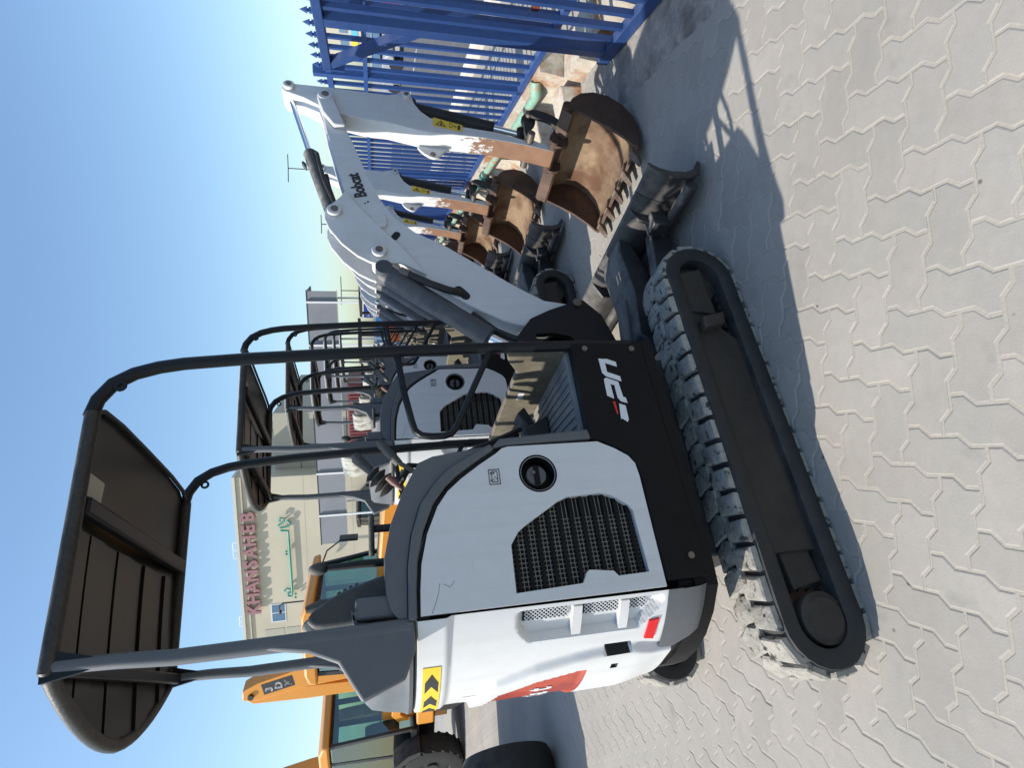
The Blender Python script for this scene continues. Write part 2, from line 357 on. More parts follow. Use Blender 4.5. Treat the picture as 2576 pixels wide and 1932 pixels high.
def paver_geo(t, z=0, jit=0):
    o = outline(t); o1 = inset(o, .030); o2 = inset(o, .068); n = len(o)
    cen = (1, .5) if t == 0 else (.5, 1)
    W2 = lambda p: (EA * (p[0] - cen[0]) + EB * (p[1] - cen[1])) * PU
    vs = [(*W2(p), -.012) for p in o1] + [(*W2(p), -.0022) for p in o1] + [(*W2(p), 0) for p in o2]
    fs = []
    for r in (0, 1): fs += [(r * n + i, r * n + n + i, r * n + n + (i + 1) % n, r * n + (i + 1) % n) for i in range(n)]
    fs.append([2 * n + i for i in range(n)][::-1])
    return vs, fs, cen
pmesh = {}
for t in (0, 2):
    vs, fs, cen = paver_geo(t); mb = MB().add(vs, fs)
    tmp = mb.build('paver', PAV, smooth=False); pmesh[t] = (tmp.data, cen, vs, mb.f); bpy.data.objects.remove(tmp)
cells = []
for i in range(-150, 30):
    for j in range(-40, 100):
        t = (i + j) % 4
        if t not in (0, 2): continue
        c = lat(i + pmesh[t][1][0], j + pmesh[t][1][1])
        if c.y < .55 or c.y > 15.5 or c.x < -8 or c.x > 2.25 + .0875 * c.y: continue
        if abs(c.x) > 1.0 * c.y + 1.2: continue
        cells.append((c, t))
camx = Vector((0, 0))
def seen(c):   # largest in the photograph: nearest of those inside the frame and not under the machine
    p = Vector((c.x, c.y, 0)) - Vector((0, 0, CH)); z = p.dot(_f)
    if z < .1: return 99
    u, v = p.dot(_r2) / z * 1430, -p.dot(_u2) / z * 1430
    if abs(u) > 966 + 40 or abs(v) > 1288 + 60: return 99
    return p.length
cells.sort(key=lambda k: seen(k[0]))
rp = random.Random(3)
for c, t in cells[:300]:
    o = bpy.data.objects.new('paver', pmesh[t][0]); COL.objects.link(o); o.parent = pave
    o.location = (c.x, c.y, rp.uniform(-.0003, .0014)); o.rotation_euler = (rp.gauss(0, .0035), rp.gauss(0, .0035), rp.gauss(0, .005))
mb = MB()
for c, t in cells[300:]:
    z = rp.uniform(-.0003, .0012); mb.add([(x + c.x, y + c.y, zz + z) for x, y, zz in pmesh[t][2]], pmesh[t][3])
tag(mb.build('pavers', PAV, pave, smooth=False, fix=False), kind='stuff')
# cement haunch smeared along the gate track
def rough_strip(name, pts_in, pts_out, z, mat, seed, n=40):
    r = random.Random(seed); mb = MB(); rows = 9; vs = []
    for i in range(n + 1):
        t = i / n
        def ip(P):
            k = t * (len(P) - 1); a = min(int(k), len(P) - 2); f = k - a; return [P[a][q] * (1 - f) + P[a + 1][q] * f for q in range(2)]
        a, b = ip(pts_in), ip(pts_out); j = r.uniform(-.05, .05)
        for k in range(rows):
            s = k / (rows - 1); e = s * (1 + (j if k == rows - 1 else j * s))
            vs.append((a[0] + (b[0] - a[0]) * e, a[1] + (b[1] - a[1]) * e, (z * (1 - s) ** .7 + r.uniform(-.004, .006)) if k < rows - 1 else -.002))
    fs = [(i * rows + k, i * rows + k + 1, (i + 1) * rows + k + 1, (i + 1) * rows + k) for i in range(n) for k in range(rows - 1)]
    return mb.add(vs, fs).build(name, mat)
FD = Vector((math.cos(R(85)), math.sin(R(85)), 0)); FN = Vector((-FD.y, FD.x, 0)); G0 = Vector((2.027, 3.328, 0)); F0 = G0 + Vector((.2, 0, 0))
def fp(s, d=0, z=0): q = F0 + FD * s + FN * d; return (q.x, q.y, z)
def gp(s, d=0, z=0): q = G0 + FD * s + FN * d; return (q.x, q.y, z)
tag(rough_strip('cement_apron', [fp(-2.4, .03)[:2], fp(1.2, .03)[:2]], [fp(-2.4, .52)[:2], fp(-1, .50)[:2], fp(.3, .56)[:2], fp(1.2, .42)[:2]], .045, CEMENT, 5, 60), 'rough cement smeared along the gate track', 'cement', kind='structure')
# ------------------------------------------------------------------ mini excavator
MO = Vector((-.4437, 2.2274, 0)); MYAW = R(28)
TR_, TXC = .605, -.095       # tail plan: arc radius and centre
def tp(th, z, r=0): a = R(th); return (TXC - math.cos(a) * (TR_ + r), -math.sin(a) * (TR_ + r), z)
def tpatch(poly, r0=.004, thick=.004, sub=0):
    """flat piece laid on the tail arc; poly in (theta, z)"""
    P = poly; n = len(P); mb = MB()
    mb.add([tp(t, z, r0 - thick) for t, z in P] + [tp(t, z, r0) for t, z in P], [list(range(n, 2 * n))] + [(i, (i + 1) % n, n + (i + 1) % n, n + i) for i in range(n)]); return mb
def trect(t0, t1, z0, z1, r0=.004, thick=.004, n=10):
    mb = MB()
    for i in range(n):
        a = t0 + (t1 - t0) * i / n; b = t0 + (t1 - t0) * (i + 1) / n
        mb.add([tp(a, z0, r0), tp(b, z0, r0), tp(b, z1, r0), tp(a, z1, r0), tp(a, z0, r0 - thick), tp(b, z0, r0 - thick), tp(b, z1, r0 - thick), tp(a, z1, r0 - thick)], [(0, 1, 2, 3), (3, 2, 6, 7), (0, 4, 5, 1)] + ([(0, 3, 7, 4)] if i == 0 else []) + ([(1, 5, 6, 2)] if i == n - 1 else []))
    return mb
def sstep(a, b, x): t = max(0, min(1, (x - a) / (b - a))); return t * t * (3 - 2 * t)
def arcpts(c, r, a0, a1, n): return [(c[0] + r * math.cos(R(a0 + (a1 - a0) * i / n)), c[1] + r * math.sin(R(a0 + (a1 - a0) * i / n))) for i in range(n + 1)]
def stadium(r, n=12, xr=-.615, xf=.738, zr=.166, zf=.170): return arcpts((xr, zr), r, 270, 90, n) + arcpts((xf, zf), r + .003, 90, -90, n)
def lerp(a, b, t): return tuple(x + (y - x) * t for x, y in zip(a, b))

def make_track(root, sgn):
    dy = 0 if sgn < 0 else .38
    y0, y1 = (-.49, -.26) if sgn < 0 else (.26 + dy, .49 + dy)
    o, i = stadium(.153), stadium(.086); n = len(o); mb = MB()
    rings = [(i, y0 + .012), (lerp_ring(i, o, .35), y0), (lerp_ring(i, o, .85), y0 + .004), (o, y0 + .022), (o, y1 - .022), (lerp_ring(i, o, .85), y1 - .004), (lerp_ring(i, o, .35), y1), (i, y1 - .012)]
    vs = [(x, y, z) for rg, y in rings for x, z in rg]; k = len(rings)
    fs = [(a * n + q, a * n + (q + 1) % n, ((a + 1) % k) * n + (q + 1) % n, ((a + 1) % k) * n + q) for a in range(k) for q in range(n)]
    tr = mb.add(vs, fs).build('track', RUBBER, root)
    # tread blocks, two staggered rows, chamfered
    path = stadium(.153, 20); L = [0]
    for a, b in zip(path, path[1:] + path[:1]): L.append(L[-1] + math.dist(a, b))
    tot = L[-1]; N = 40; mb = MB(); rl = random.Random(2)
    def at(s, off):
        s %= tot
        for q in range(len(path)):
            if L[q + 1] >= s: break
        t = (s - L[q]) / (L[q + 1] - L[q]); a, b = path[q], path[(q + 1) % len(path)]
        d = (b[0] - a[0], b[1] - a[1]); l = math.hypot(*d); nx, nz = d[1] / l, -d[0] / l
        # outward normal: path runs from bottom rear over the top, pick sign away from the axis
        cx = max(-.615, min(.738, a[0])); px, pz = a[0] + d[0] * t, a[1] + d[1] * t
        if (px - cx) * nx + (pz - .168) * nz < 0: nx, nz = -nx, -nz
        return px + nx * off, pz + nz * off
    for q in range(N):
        for row in (0, 1):
            s0 = (q + .5 * row) * tot / N; w = tot / N * .82
            ya, yb = (y0 + .012, y0 + .122) if row == 0 else (y1 - .122, y1 - .012)
            h = .019 + rl.uniform(-.003, .003); vs = []
            sk = .018
            for off, inn in ((-.004, 0), (h * .75, .002), (h, .009)):
                for (yy, ss) in ((ya + inn, s0 + inn), (yb - inn, s0 + sk * (1 if row == 0 else -1) + inn), (yb - inn, s0 + w + sk * (1 if row == 0 else -1) - inn), ((ya + yb) / 2, s0 + w * 1.12 - inn), (ya + inn, s0 + w - inn)):
                    x, z = at(ss + rl.uniform(-.003, .003), off); vs.append((x, yy + rl.uniform(-.003, .003), z))
            fs = [(10, 11, 12, 13, 14)]
            for r_ in (0, 1): fs += [(r_ * 5 + e, r_ * 5 + (e + 1) % 5, r_ * 5 + 5 + (e + 1) % 5, r_ * 5 + 5 + e) for e in range(5)]
            mb.add(vs, fs)
    tag(mb.build('tread', LUG, tr), kind='stuff')
    # inner guide lugs
    mb = MB(); yc = (y0 + y1) / 2
    for q in range(30):
        x = -.58 + q * .044; mb.box(x, x + .022, yc - .05, yc - .02, .06, .09); mb.box(x, x + .022, yc - .05, yc - .02, .245, .275)
    tag(mb.build('guide_lugs', RUBBER, tr), kind='stuff')
    ys = -1 if sgn < 0 else 1; yo = .455 * ys + dy; yi = .30 * ys + dy
    mb = MB().py([(-.40, .072), (.44, .078), (.49, .132), (.80, .136), (.77, .285), (.74, .295), (.185, .256), (-.40, .236)], yo, yi)
    mb.build('track_frame', FRAME, root, bevel=.006)
    mb = MB().py([(.55, .15), (.785, .152), (.755, .280), (.70, .285), (.69, .268), (.57, .255)], yo - .016 * -ys * -1 if False else yo + .016 * ys, yo - .02 * ys)
    mb.build('tension_cover', FRAME, root, bevel=.006)
    mb = MB().py([(.468, .238), (.521, .236), (.545, .135), (.488, .145)], yo + .05 * ys, yo - .02 * ys)
    mb.build('step', FRAME, root, bevel=.008)
    mb = MB().py([(-.52, .20), (-.40, .21), (-.38, .10), (-.50, .085)], (.44) * ys + dy, yi); mb.build('motor_bracket', FRAME, root, bevel=.005)
    pr = [(.40, .070), (.452, .082), (.468, .080), (.472, .066), (.478, .060), (.479, 0)]
    mb = MB(); n = 32
    for a in range(len(pr) - 1): pass
    vs = [(-.612 + r * math.cos(2 * math.pi * q / n), y * ys + dy, .148 + r * math.sin(2 * math.pi * q / n)) for y, r in pr for q in range(n)]
    mb.add(vs, [(a * n + q, a * n + (q + 1) % n, (a + 1) * n + (q + 1) % n, (a + 1) * n + q) for a in range(len(pr) - 1) for q in range(n)])
    mb.build('drive_hub', FRAME, root)
    teeth = []
    for q in range(19 * 2): teeth.append(((.112 if q % 2 else .088) * math.cos(math.pi * q / 19) - .612, (.112 if q % 2 else .088) * math.sin(math.pi * q / 19) + .160))
    MB().py(teeth, .36 * ys + dy, .40 * ys + dy).build('sprocket', RUST, root)
    mb = MB(); mb.ring((.738, .375 * ys + dy, .17), 'y', .03, .096, .09); mb.build('idler_wheel', STEEL, root)
    for x in (-.28, .0, .28): MB().cyl((x, .32 * ys + dy, .082), (x, .43 * ys + dy, .082), .032).build('roller', STEEL, root)
def lerp_ring(a, b, t): return [(p[0] + (q[0] - p[0]) * t, p[1] + (q[1] - p[1]) * t) for p, q in zip(a, b)]

def capsule(p0, p1, r0, r1, n=8):
    d = (p1[0] - p0[0], p1[1] - p0[1]); a = math.degrees(math.atan2(d[1], d[0]))
    return arcpts(p1, r1, a - 90, a + 90, n) + arcpts(p0, r0, a + 90, a + 270, n)

def make_excavator():
    root = empty('mini_excavator', MO, MYAW)
    make_track(root, -1); make_track(root, 1)
    MB().box(-.36, .46, -.27, .65, .17, .37).build('chassis', STEEL, root, bevel=.01)
    MB().cyl((0, 0, .37), (0, 0, .50), .30, 32).build('turntable', DARK, root)
    # ---- blade
    bl = empty('blade'); bl.parent = root
    prof = [(1.335, .018), (1.275, .05), (1.245, .11), (1.245, .18), (1.268, .24), (1.30, .284)]
    sec = prof + [(x + .022, z + (.004 if i < 5 else 0)) for i, (x, z) in reversed(list(enumerate(prof)))]
    MB().py(sec, -.40, .80).build('blade_plate', STEEL, bl)
    MB().py(sec, -.548, -.404).build('blade_extension', STEEL, bl)
    MB().py([(1.345, .016), (1.272, .045), (1.240, .11), (1.240, .18), (1.264, .245), (1.30, .288), (1.328, .287), (1.295, .24), (1.278, .18), (1.280, .115), (1.30, .07), (1.36, .03)], -.556, -.546).build('blade_end', STEEL, bl)
    MB().cyl((1.228, -.53, .085), (1.228, .78, .085), .030, 14).build('blade_beam', STEEL, bl)
    MB().py([(1.295, .284), (1.23, .25), (1.18, .14), (1.23, .03), (1.26, .05)], -.30, -.285).build('blade_rib', STEEL, bl)
    MB().py([(1.295, .284), (1.20, .24), (1.18, .10), (1.23, .03)], .28, .295).build('blade_rib', STEEL, bl)
    MB().box(1.17, 1.25, -.335, -.25, .12, .20).build('pin_bracket', STEEL, bl, bevel=.006)
    for y in (-.20, .20): MB().hexa([(.36, y - .035, .14), (1.26, y * .9 - .035, .05), (1.26, y * .9 + .035, .05), (.36, y + .035, .14), (.36, y - .035, .28), (1.26, y * .9 - .035, .15), (1.26, y * .9 + .035, .15), (.36, y + .035, .28)]).build('blade_arm', STEEL, bl, bevel=.008)
    MB().py([(.86, .10), (1.262, .20), (1.29, .27), (1.20, .29), (.95, .27), (.70, .30), (.62, .20)], -.10, .13).build('blade_frame', STEEL, bl, bevel=.012)
    MB().cyl((.45, .01, .34), (.95, .01, .27), .035).build('blade_cylinder', CYL, bl)
    # ---- deck, skirts, footwell
    deck = [(.43, -.46), (.43, .46), (-.40, .46)] + [(TXC - math.cos(R(t)) * .59, math.sin(R(t)) * .59) for t in range(50, -51, -10)] + [(-.40, -.46)]
    MB().pz(deck, .47, .55).build('deck', BLACKP, root)
    sk = [(.428, .806), (.426, .53), (.415, .517), (-.45, .498), (-.45, .650), (-.096, .652), (-.045, .668), (-.01, .705), (.022, .765), (.03, .805)]
    for y0, y1 in ((-.472, -.440), (.440, .472)):
        s_ = MB().py(sk, y0, y1).build('skirt', BLACKP, root, bevel=.008)
        if y0 < 0:
            for x, z in ((.39, .754), (.387, .567), (-.382, .55)): MB().cyl((x, -.472, z), (x, -.480, z), .011, 10).build('bolt', PIN, s_)
            yl = -.4735
            for nm, mt, poly in (('marking', PRINTW, [(.348, .707), (.346, .691), (.346, .674), (.332, .641), (.312, .642), (.329, .685), (.291, .685), (.271, .638), (.25, .638), (.273, .693), (.288, .705)]),
                                 ('marking', PRINTW, [(.261, .704), (.267, .695), (.249, .651), (.186, .646), (.184, .637), (.162, .635), (.169, .658), (.185, .668), (.236, .669), (.24, .683), (.181, .682), (.194, .706)]),
                                 ('marking', PRINTW, [(.161, .668), (.152, .645), (.097, .646), (.088, .652), (.102, .668), (.101, .674)]), ('marking_red', REDR, [(.17, .69), (.169, .681), (.121, .680), (.121, .685)])):
                MB().py(poly, yl, -.471).build(nm, mt, s_, smooth=False)
    MB().box(.05, .425, -.438, .438, .55, .80).build('floor_base', BLACKP, root)
    fm = MB().box(.06, .405, -.425, .41, .80, .812).build('floor_mat', MAT, root)
    mb = MB()
    for q in range(9): mb.hexa([(.08 + q * .034, -.40, .812), (.09 + q * .034, -.40, .812), (.16 + q * .028, .2, .812), (.15 + q * .028, .2, .812), (.08 + q * .034, -.40, .817), (.09 + q * .034, -.40, .817), (.16 + q * .028, .2, .817), (.15 + q * .028, .2, .817)])
    mb.build('mat_ribs', MAT, fm)
    MB().px([(-.395, .80), (.44, .80), (.44, .97), (.22, .972), (-.28, .972), (-.36, 1.02), (-.395, 1.03)], .405, .43).build('front_panel', TAN, root, bevel=.006)
    MB().px([(-.10, .90), (-.04, .90), (-.04, .925), (-.10, .925)], .4035, .4052).build('label', PRINTW, root, smooth=False)
    # ---- pedals and travel levers
    MB().py([(.36, .90), (.33, .935), (.21, .86), (.20, .842), (.22, .835)], -.06, .03).build('pedal', HOSE, root, bevel=.006)
    MB().hexa([(.12, -.10, .815), (.30, -.10, .815), (.30, .16, .815), (.12, .16, .815), (.10, -.10, .90), (.24, -.10, .93), (.24, .16, .93), (.10, .16, .90)]).build('pedal_plate', STEEL, root, bevel=.01)
    for y in (-.03, .03): MB().tube([(.27, y, .92), (.17, y - .02, 1.16), (.115, y - .04, 1.33), (.10, y - .10, 1.40), (.03, y - .16, 1.43)], .010, 8).build('travel_lever', HOSE, root)
    # ---- engine side cover with grille and filler recess
    cover = [(-.470, 1.403), (-.40, 1.400), (-.329, 1.393), (-.245, 1.372), (-.165, 1.336), (-.120, 1.302), (-.083, 1.258), (-.040, 1.195), (-.005, 1.137), (.012, 1.115), (.017, 1.095), (.019, .783), (-.010, .725), (-.038, .684), (-.066, .665), (-.11, .660), (-.466, .658)]
    grille = [(-.300, 1.125), (-.262, 1.098), (-.244, 1.072), (-.176, .955), (-.165, .925), (-.160, .812), (-.170, .775), (-.205, .724), (-.225, .712), (-.418, .704), (-.420, .806), (-.404, .818), (-.394, .895), (-.402, .905), (-.430, .921), (-.438, 1.128)]
    cap = [(-.080 + .0565 * math.cos(2 * math.pi * k / 28), 1.007 + .0565 * math.sin(2 * math.pi * k / 28)) for k in range(28)]
    ch = [(x * .996 - .0015, z) for x, z in cover]
    sc = holed(cover, [grille, cap], -.478, -.455).build('side_cover', WHITE, root)
    for P_ in ([(-.388, 1.345), (-.412, 1.350), (-.440, 1.360), (-.466, 1.372)], [(-.391, 1.335), (-.400, 1.318), (-.396, 1.311), (-.384, 1.303)]):
        MB().tube([(x_, -.4782, z_) for x_, z_ in P_], .0007, 5).build('scratch', GREY, sc)
    # filler recess
    mb = MB(); n = 28
    pr = [(-.4783, .0635), (-.4800, .058), (-.472, .0555), (-.425, .052), (-.425, 0)]
    mb.add([(-.080 + r * math.cos(2 * math.pi * q / n), y, 1.007 + r * math.sin(2 * math.pi * q / n)) for y, r in pr for q in range(n)], [(a * n + q, a * n + (q + 1) % n, (a + 1) * n + (q + 1) % n, (a + 1) * n + q) for a in range(len(pr) - 1) for q in range(n)])
    mb.build('filler_cup', BLACKP, sc)
    fc = MB().cyl((-.08, -.425, 1.007), (-.08, -.458, 1.007), .034, 24).build('filler_cap', GREY, sc, bevel=.004)
    MB().box(-.112, -.048, -.466, -.456, .998, 1.016).build('cap_grip', BLACKP, sc, bevel=.004)
    MB().cyl((-.072, -.4655, 1.018), (-.072, -.4675, 1.018), .006, 10).build('cap_lock', PIN, sc)
    # battery pictogram
    mb = MB(); y0, y1 = -.4795, -.4782
    def fr(x0, x1, z0, z1, w): mb.box(x0, x1, y0, y1, z0, z0 + w); mb.box(x0, x1, y0, y1, z1 - w, z1); mb.box(x0, x0 + w, y0, y1, z0 + w, z1 - w); mb.box(x1 - w, x1, y0, y1, z0 + w, z1 - w)
    fr(-.109, -.058, 1.133, 1.169, .0022); fr(-.102, -.064, 1.140, 1.160, .002)
    mb.box(-.098, -.092, y0, y1, 1.160, 1.1635); mb.box(-.074, -.068, y0, y1, 1.160, 1.1635); mb.box(-.097, -.089, y0, y1, 1.152, 1.154); mb.box(-.075, -.067, y0, y1, 1.152, 1.154); mb.box(-.072, -.070, y0, y1, 1.149, 1.157)
    mb.hexa([(-.094, y0, 1.141), (-.092, y0, 1.141), (-.092, y1, 1.141), (-.094, y1, 1.141), (-.082, y0, 1.152), (-.080, y0, 1.152), (-.080, y1, 1.152), (-.082, y1, 1.152)])
    mb.build('pictogram', INK, sc, smooth=False)
    # grille: dark box behind, horizontal slats, fine mesh
    gr = MB().box(-.445, -.15, -.446, -.43, .69, 1.14).build('grille', DARK, sc)
    def xr(z):
        xs = []
        for i in range(len(grille)):
            (xa, za), (xb, zb) = grille[i - 1], grille[i]
            if (za - z) * (zb - z) < 0: xs.append(xa + (xb - xa) * (z - za) / (zb - za))
        return (min(xs), max(xs)) if len(xs) > 1 else None
    mb = MB(); k = 0
    for q in range(11):
        z = .725 + q * .0385; e = xr(z)
        if e: mb.box(e[0], e[1], -.466, -.454, z - .0055, z + .0055)
    mb.build('slat', BLACKP, gr)
    mb = MB()
    for q in range(40):
        x = -.434 + q * .0068
        for z0, z1 in ((.712, .95), (.95, 1.12)):
            zz = [z0, z1]
            e0 = xr(min(z1, 1.115) - .002); e1 = xr(z0 + .002)
            if e1 and e1[0] < x < e1[1] and (q % 2 == 0):
                top = z1
                while top > z0 and not (xr(top - .003) and xr(top - .003)[0] < x < xr(top - .003)[1]): top -= .01
                mb.box(x - .0013, x + .0013, -.4575, -.453, z0, top)
    for q in range(33):
        z = .712 + q * .0128; e = xr(z)
        if e: mb.box(e[0], e[1], -.4580, -.4535, z - .0012, z + .0012)
    tag(mb.build('grille_mesh', pmat('dusty_grille_wire', (.16, .145, .12), .8, var=.4), gr), kind='stuff')
    # sill strip + grey hood over the cover
    MB().py([(.014, 1.150), (.046, 1.120), (.066, .809), (.030, .803), (.024, 1.041), (.022, 1.10)], -.482, -.43).build('sill', GREY, root, bevel=.006)
    hood_in = [(-.478, 1.413), (-.40, 1.411), (-.322, 1.404), (-.236, 1.383), (-.155, 1.348), (-.106, 1.309), (-.068, 1.266), (-.026, 1.202), (.010, 1.142)]
    MB().py([(-.478, 1.413), (-.322, 1.404), (-.155, 1.348), (-.068, 1.266), (.010, 1.142), (.0, 1.05), (-.2, 1.2), (-.478, 1.38)], -.462, -.45).build('dark_gap_backing', DARK, root)  # added black backing plate; its colour paints the shade in the hood gap
    hood_mid = [(.030, 1.152), (-.012, 1.235), (-.050, 1.30), (-.095, 1.345), (-.155, 1.388), (-.245, 1.418), (-.33, 1.432), (-.478, 1.437)]
    MB().py(hood_in + hood_mid, -.482, -.25).build('hood_trim', GREY, root, bevel=.006)
    hood_out = [(-.470, 1.462), (-.445, 1.482), (-.399, 1.494), (-.302, 1.498), (-.202, 1.476), (-.109, 1.438), (-.045, 1.402), (-.017, 1.385), (.002, 1.340), (.025, 1.175)]
    MB().py([(-.470, 1.438), (-.33, 1.433), (-.245, 1.419), (-.155, 1.389), (-.095, 1.346), (-.050, 1.301), (-.012, 1.236), (.028, 1.155)] + hood_out[::-1], -.466, -.25).build('hood', GREY, root, bevel=.018, seg=3)
    MB().py([(-.45, .66), (-.45, 1.40), (-.10, 1.28), (.02, 1.10), (.02, .66)], -.25, .25).build('seat_base', BLACKP, root)
    MB().py(cover, .455, .478).build('side_cover', WHITE, root)
    MB().py([(-.470, 1.40), (-.16, 1.34), (.0, 1.14), (.02, .80), (.06, .80), (.03, 1.17), (-.02, 1.34), (-.2, 1.43), (-.47, 1.45)], .25, .478).build('hood', GREY, root, bevel=.018)
    # ---- tail casting: height field over the arc
    NT, NZ = 168, 104; vs = []; fs = []; mi = []
    def ridge(z):   # half angle of the lower bulge at height z
        pts = [(.60, 29), (.665, 30.3), (.734, 32.4), (.832, 32.9), (.934, 31.6), (1.058, 28.7), (1.177, 23), (1.222, 14.6), (1.235, 0)]
        for (za, ta), (zb, tb) in zip(pts, pts[1:]):
            if za <= z <= zb: return ta + (tb - ta) * (z - za) / (zb - za)
        return -9 if z > 1.2 else 29
    def redtop(a):
        P_ = [(0, 1.20), (10, 1.185), (16, 1.16), (22, 1.05), (25.2, .92), (25.3, 0), (99, 0)]
        for (x0, y0), (x1, y1) in zip(P_, P_[1:]):
            if x0 <= a <= x1: return y0 + (y1 - y0) * (a - x0) / (x1 - x0)
    def tail_r(t, z):
        a = abs(t); r = 0.0
        r += .010 * sstep(1.318, 1.333, z)                                   # top band
        r -= .022 * sstep(.74, .58, z) * sstep(40, 20, a)                    # tucks in below
        d = ridge(z) - a
        r += .020 * sstep(-.8, 2.0, d) - .0 * d
        # red recess
        if .888 < z < redtop(a): r -= .009 * sstep(.888, .905, z) * sstep(0, .025, redtop(a) - z)
        # side air outlet
        if .665 < z < 1.125:
            tl = 39.0 + max(0, z - 1.09) / .035 * 5 ; tl2 = tl if z > .735 else 39.5 + (.735 - z) * 110
            if a > tl2: r -= .030 * sstep(0, 1.2, a - tl2) * sstep(.665, .685, z) * sstep(1.128, 1.112, z) * sstep(49.6, 48.6, a)
        # moulded slot and key hole
        if 31 < a < 34 and .755 < z < .84: r -= .02
        if 24.3 < a < 26.6 and .79 < z < .81: r -= .015
        return r
    zs = [.600 + (1.412 - .600) * j / NZ for j in range(NZ + 1)]
    ths = [-51 + 102 * i / NT for i in range(NT + 1)]
    for j, z in enumerate(zs):
        for t in ths: vs.append(tp(t, z, tail_r(t, z)))
    for j in range(NZ):
        for i in range(NT):
            q = j * (NT + 1) + i; fs.append((q, q + 1, q + NT + 2, q + NT + 1))
            tc_, zc_ = (ths[i] + ths[i + 1]) / 2, (zs[j] + zs[j + 1]) / 2; a = abs(tc_)
            mi.append(1 if .892 < zc_ < redtop(a) else (2 if (31 < a < 34 and .757 < zc_ < .838) or (24.3 < a < 26.6 and .79 < zc_ < .81) else 0))
    n = len(vs)   # close top with a lid
    for t in ths: vs.append(tp(t, 1.420, -.012))
    vs.append((-.30, 0, 1.420))
    b0 = NZ * (NT + 1)
    for i in range(NT): fs.append((b0 + i, b0 + i + 1, n + i + 1, n + i)); mi.append(0); fs.append((n + i, n + i + 1, len(vs) - 1)); mi.append(0)
    mb = MB(); mb.v = vs; mb.f = [list(f) for f in fs]; mb.m = mi
    tail = mb.build('tail_cover', [WHITE, REDP, DARK], root, ang=50, fix=False)
    me = tail.data; me.flip_normals() if me.polygons[5].normal.dot(Vector(me.polygons[5].center) - Vector((TXC, 0, .6))) < 0 else None
    # dark lower tail corner
    for sg in (1, -1):
        vs = []; n = 14
        for z, rr in ((.652, .002), (.60, .003), (.545, -.002), (.515, -.012), (.50, -.03)):
            for i in range(n + 1):
                t = 51 - (51 - (29 if z > .59 else 29 + (.6 - z) * 60)) * i / n; vs.append(tp(t * sg, z, rr - .0))
        MB().add(vs, [(a * (n + 1) + i, a * (n + 1) + i + 1, (a + 1) * (n + 1) + i + 1, (a + 1) * (n + 1) + i) for a in range(4) for i in range(n)]).build('tail_corner', GREY, root)
    MB().pz([(TXC - math.cos(R(t)) * .575, math.sin(R(t)) * .575) for t in range(-51, 52, 6)] + [(-.2, .3), (-.2, -.3)], .505, .60).build('tail_bottom', DARK, root)
    # outlet: mesh and ribs
    for (za, zb) in ((.966, 1.106), (.800, .918), (.712, .782)):
        d = trect(44.6, 48.2, za, zb, -.026, .004, 4).build('outlet_shade', DARK, tail)
        mb = MB(); st = .0135; k = int((zb - za) / st)
        for q in range(-3, k + 1):
            for sg in (1, -1):
                p = []
                for w in range(7):
                    t = 44.6 + 3.6 * w / 6; z = za + q * st + (w * .0068 if sg > 0 else (6 - w) * .0068)
                    if za <= z <= zb: p.append(tp(t, z, -.0215))
                if len(p) > 1: mb.tube(p, .0013, 4)
        mb.build('outlet_mesh', PRINTW, tail)
    for z in (.942, .791):
        mb = MB()
        for i in range(8):
            a, b = 39.4 + i * 1.2, 40.6 + i * 1.2
            mb.hexa([tp(a, z - .014, -.032), tp(b, z - .014, -.032), tp(b, z - .014, -.003), tp(a, z - .014, -.003), tp(a, z + .014, -.032), tp(b, z + .014, -.032), tp(b, z + .014, -.003), tp(a, z + .014, -.003)])
        mb.build('outlet_rib', WHITE, tail)
    tpatch([(41.6, .708), (42.0, .674), (34.3, .681), (34.9, .713)], .006, .006).build('reflector', REDR, root)
    stk = trect(35.6, 4, 1.347, 1.399, .0125, .003, 16).build('hazard_sticker', YEL, tail)
    for t0 in (33.0, 22.0, 11.5):
        w = 9.0
        tpatch([(t0, 1.373), (t0 - w * .45, 1.353), (t0 - w, 1.353), (t0 - w * .62, 1.373), (t0 - w, 1.392), (t0 - w * .40, 1.392)], .0138, .001).build('chevron', INK, stk, smooth=False)
    tpatch([(13, 1.27), (13, 1.22), (4, 1.22), (4, 1.27)], .0015, .001).build('label', PRINTW, tail, smooth=False)
    for i, chh in enumerate('Bobcat'):
        t = -16 + i * 6.2; M = basis(tp(t - 2.2, .985, .0135), (math.sin(R(t)), -math.cos(R(t)), 0), (0, 0, 1))
        text_obj('letter', chh, .115, M, PRINTW, tail, .001, .72, .003)
    # ---- rear post box
    vs = []; n = 20
    secs = [(1.425, .010), (1.436, .012), (1.452, .004), (1.50, -.004), (1.548, -.016), (1.566, -.034), (1.572, -.08)]
    for z, rr in secs:
        for i in range(n + 1): vs.append(tp(-51 + 102 * i / n, z + (.020 * abs(-1 + 2 * i / n) ** 2 if z > 1.5 else 0), rr))
    for i in range(n + 1): x, y, z = tp(-51 + 102 * i / n, 1.58); vs.append((-.44, y, 1.585))
    fs = [(a * (n + 1) + i, a * (n + 1) + i + 1, (a + 1) * (n + 1) + i + 1, (a + 1) * (n + 1) + i) for a in range(len(secs)) for i in range(n)]
    MB().add(vs, fs).build('post_box', GREY, root)
    MB().box(-.46, -.40, -.45, .45, 1.42, 1.58).build('post_box_front', GREY, root, bevel=.01)
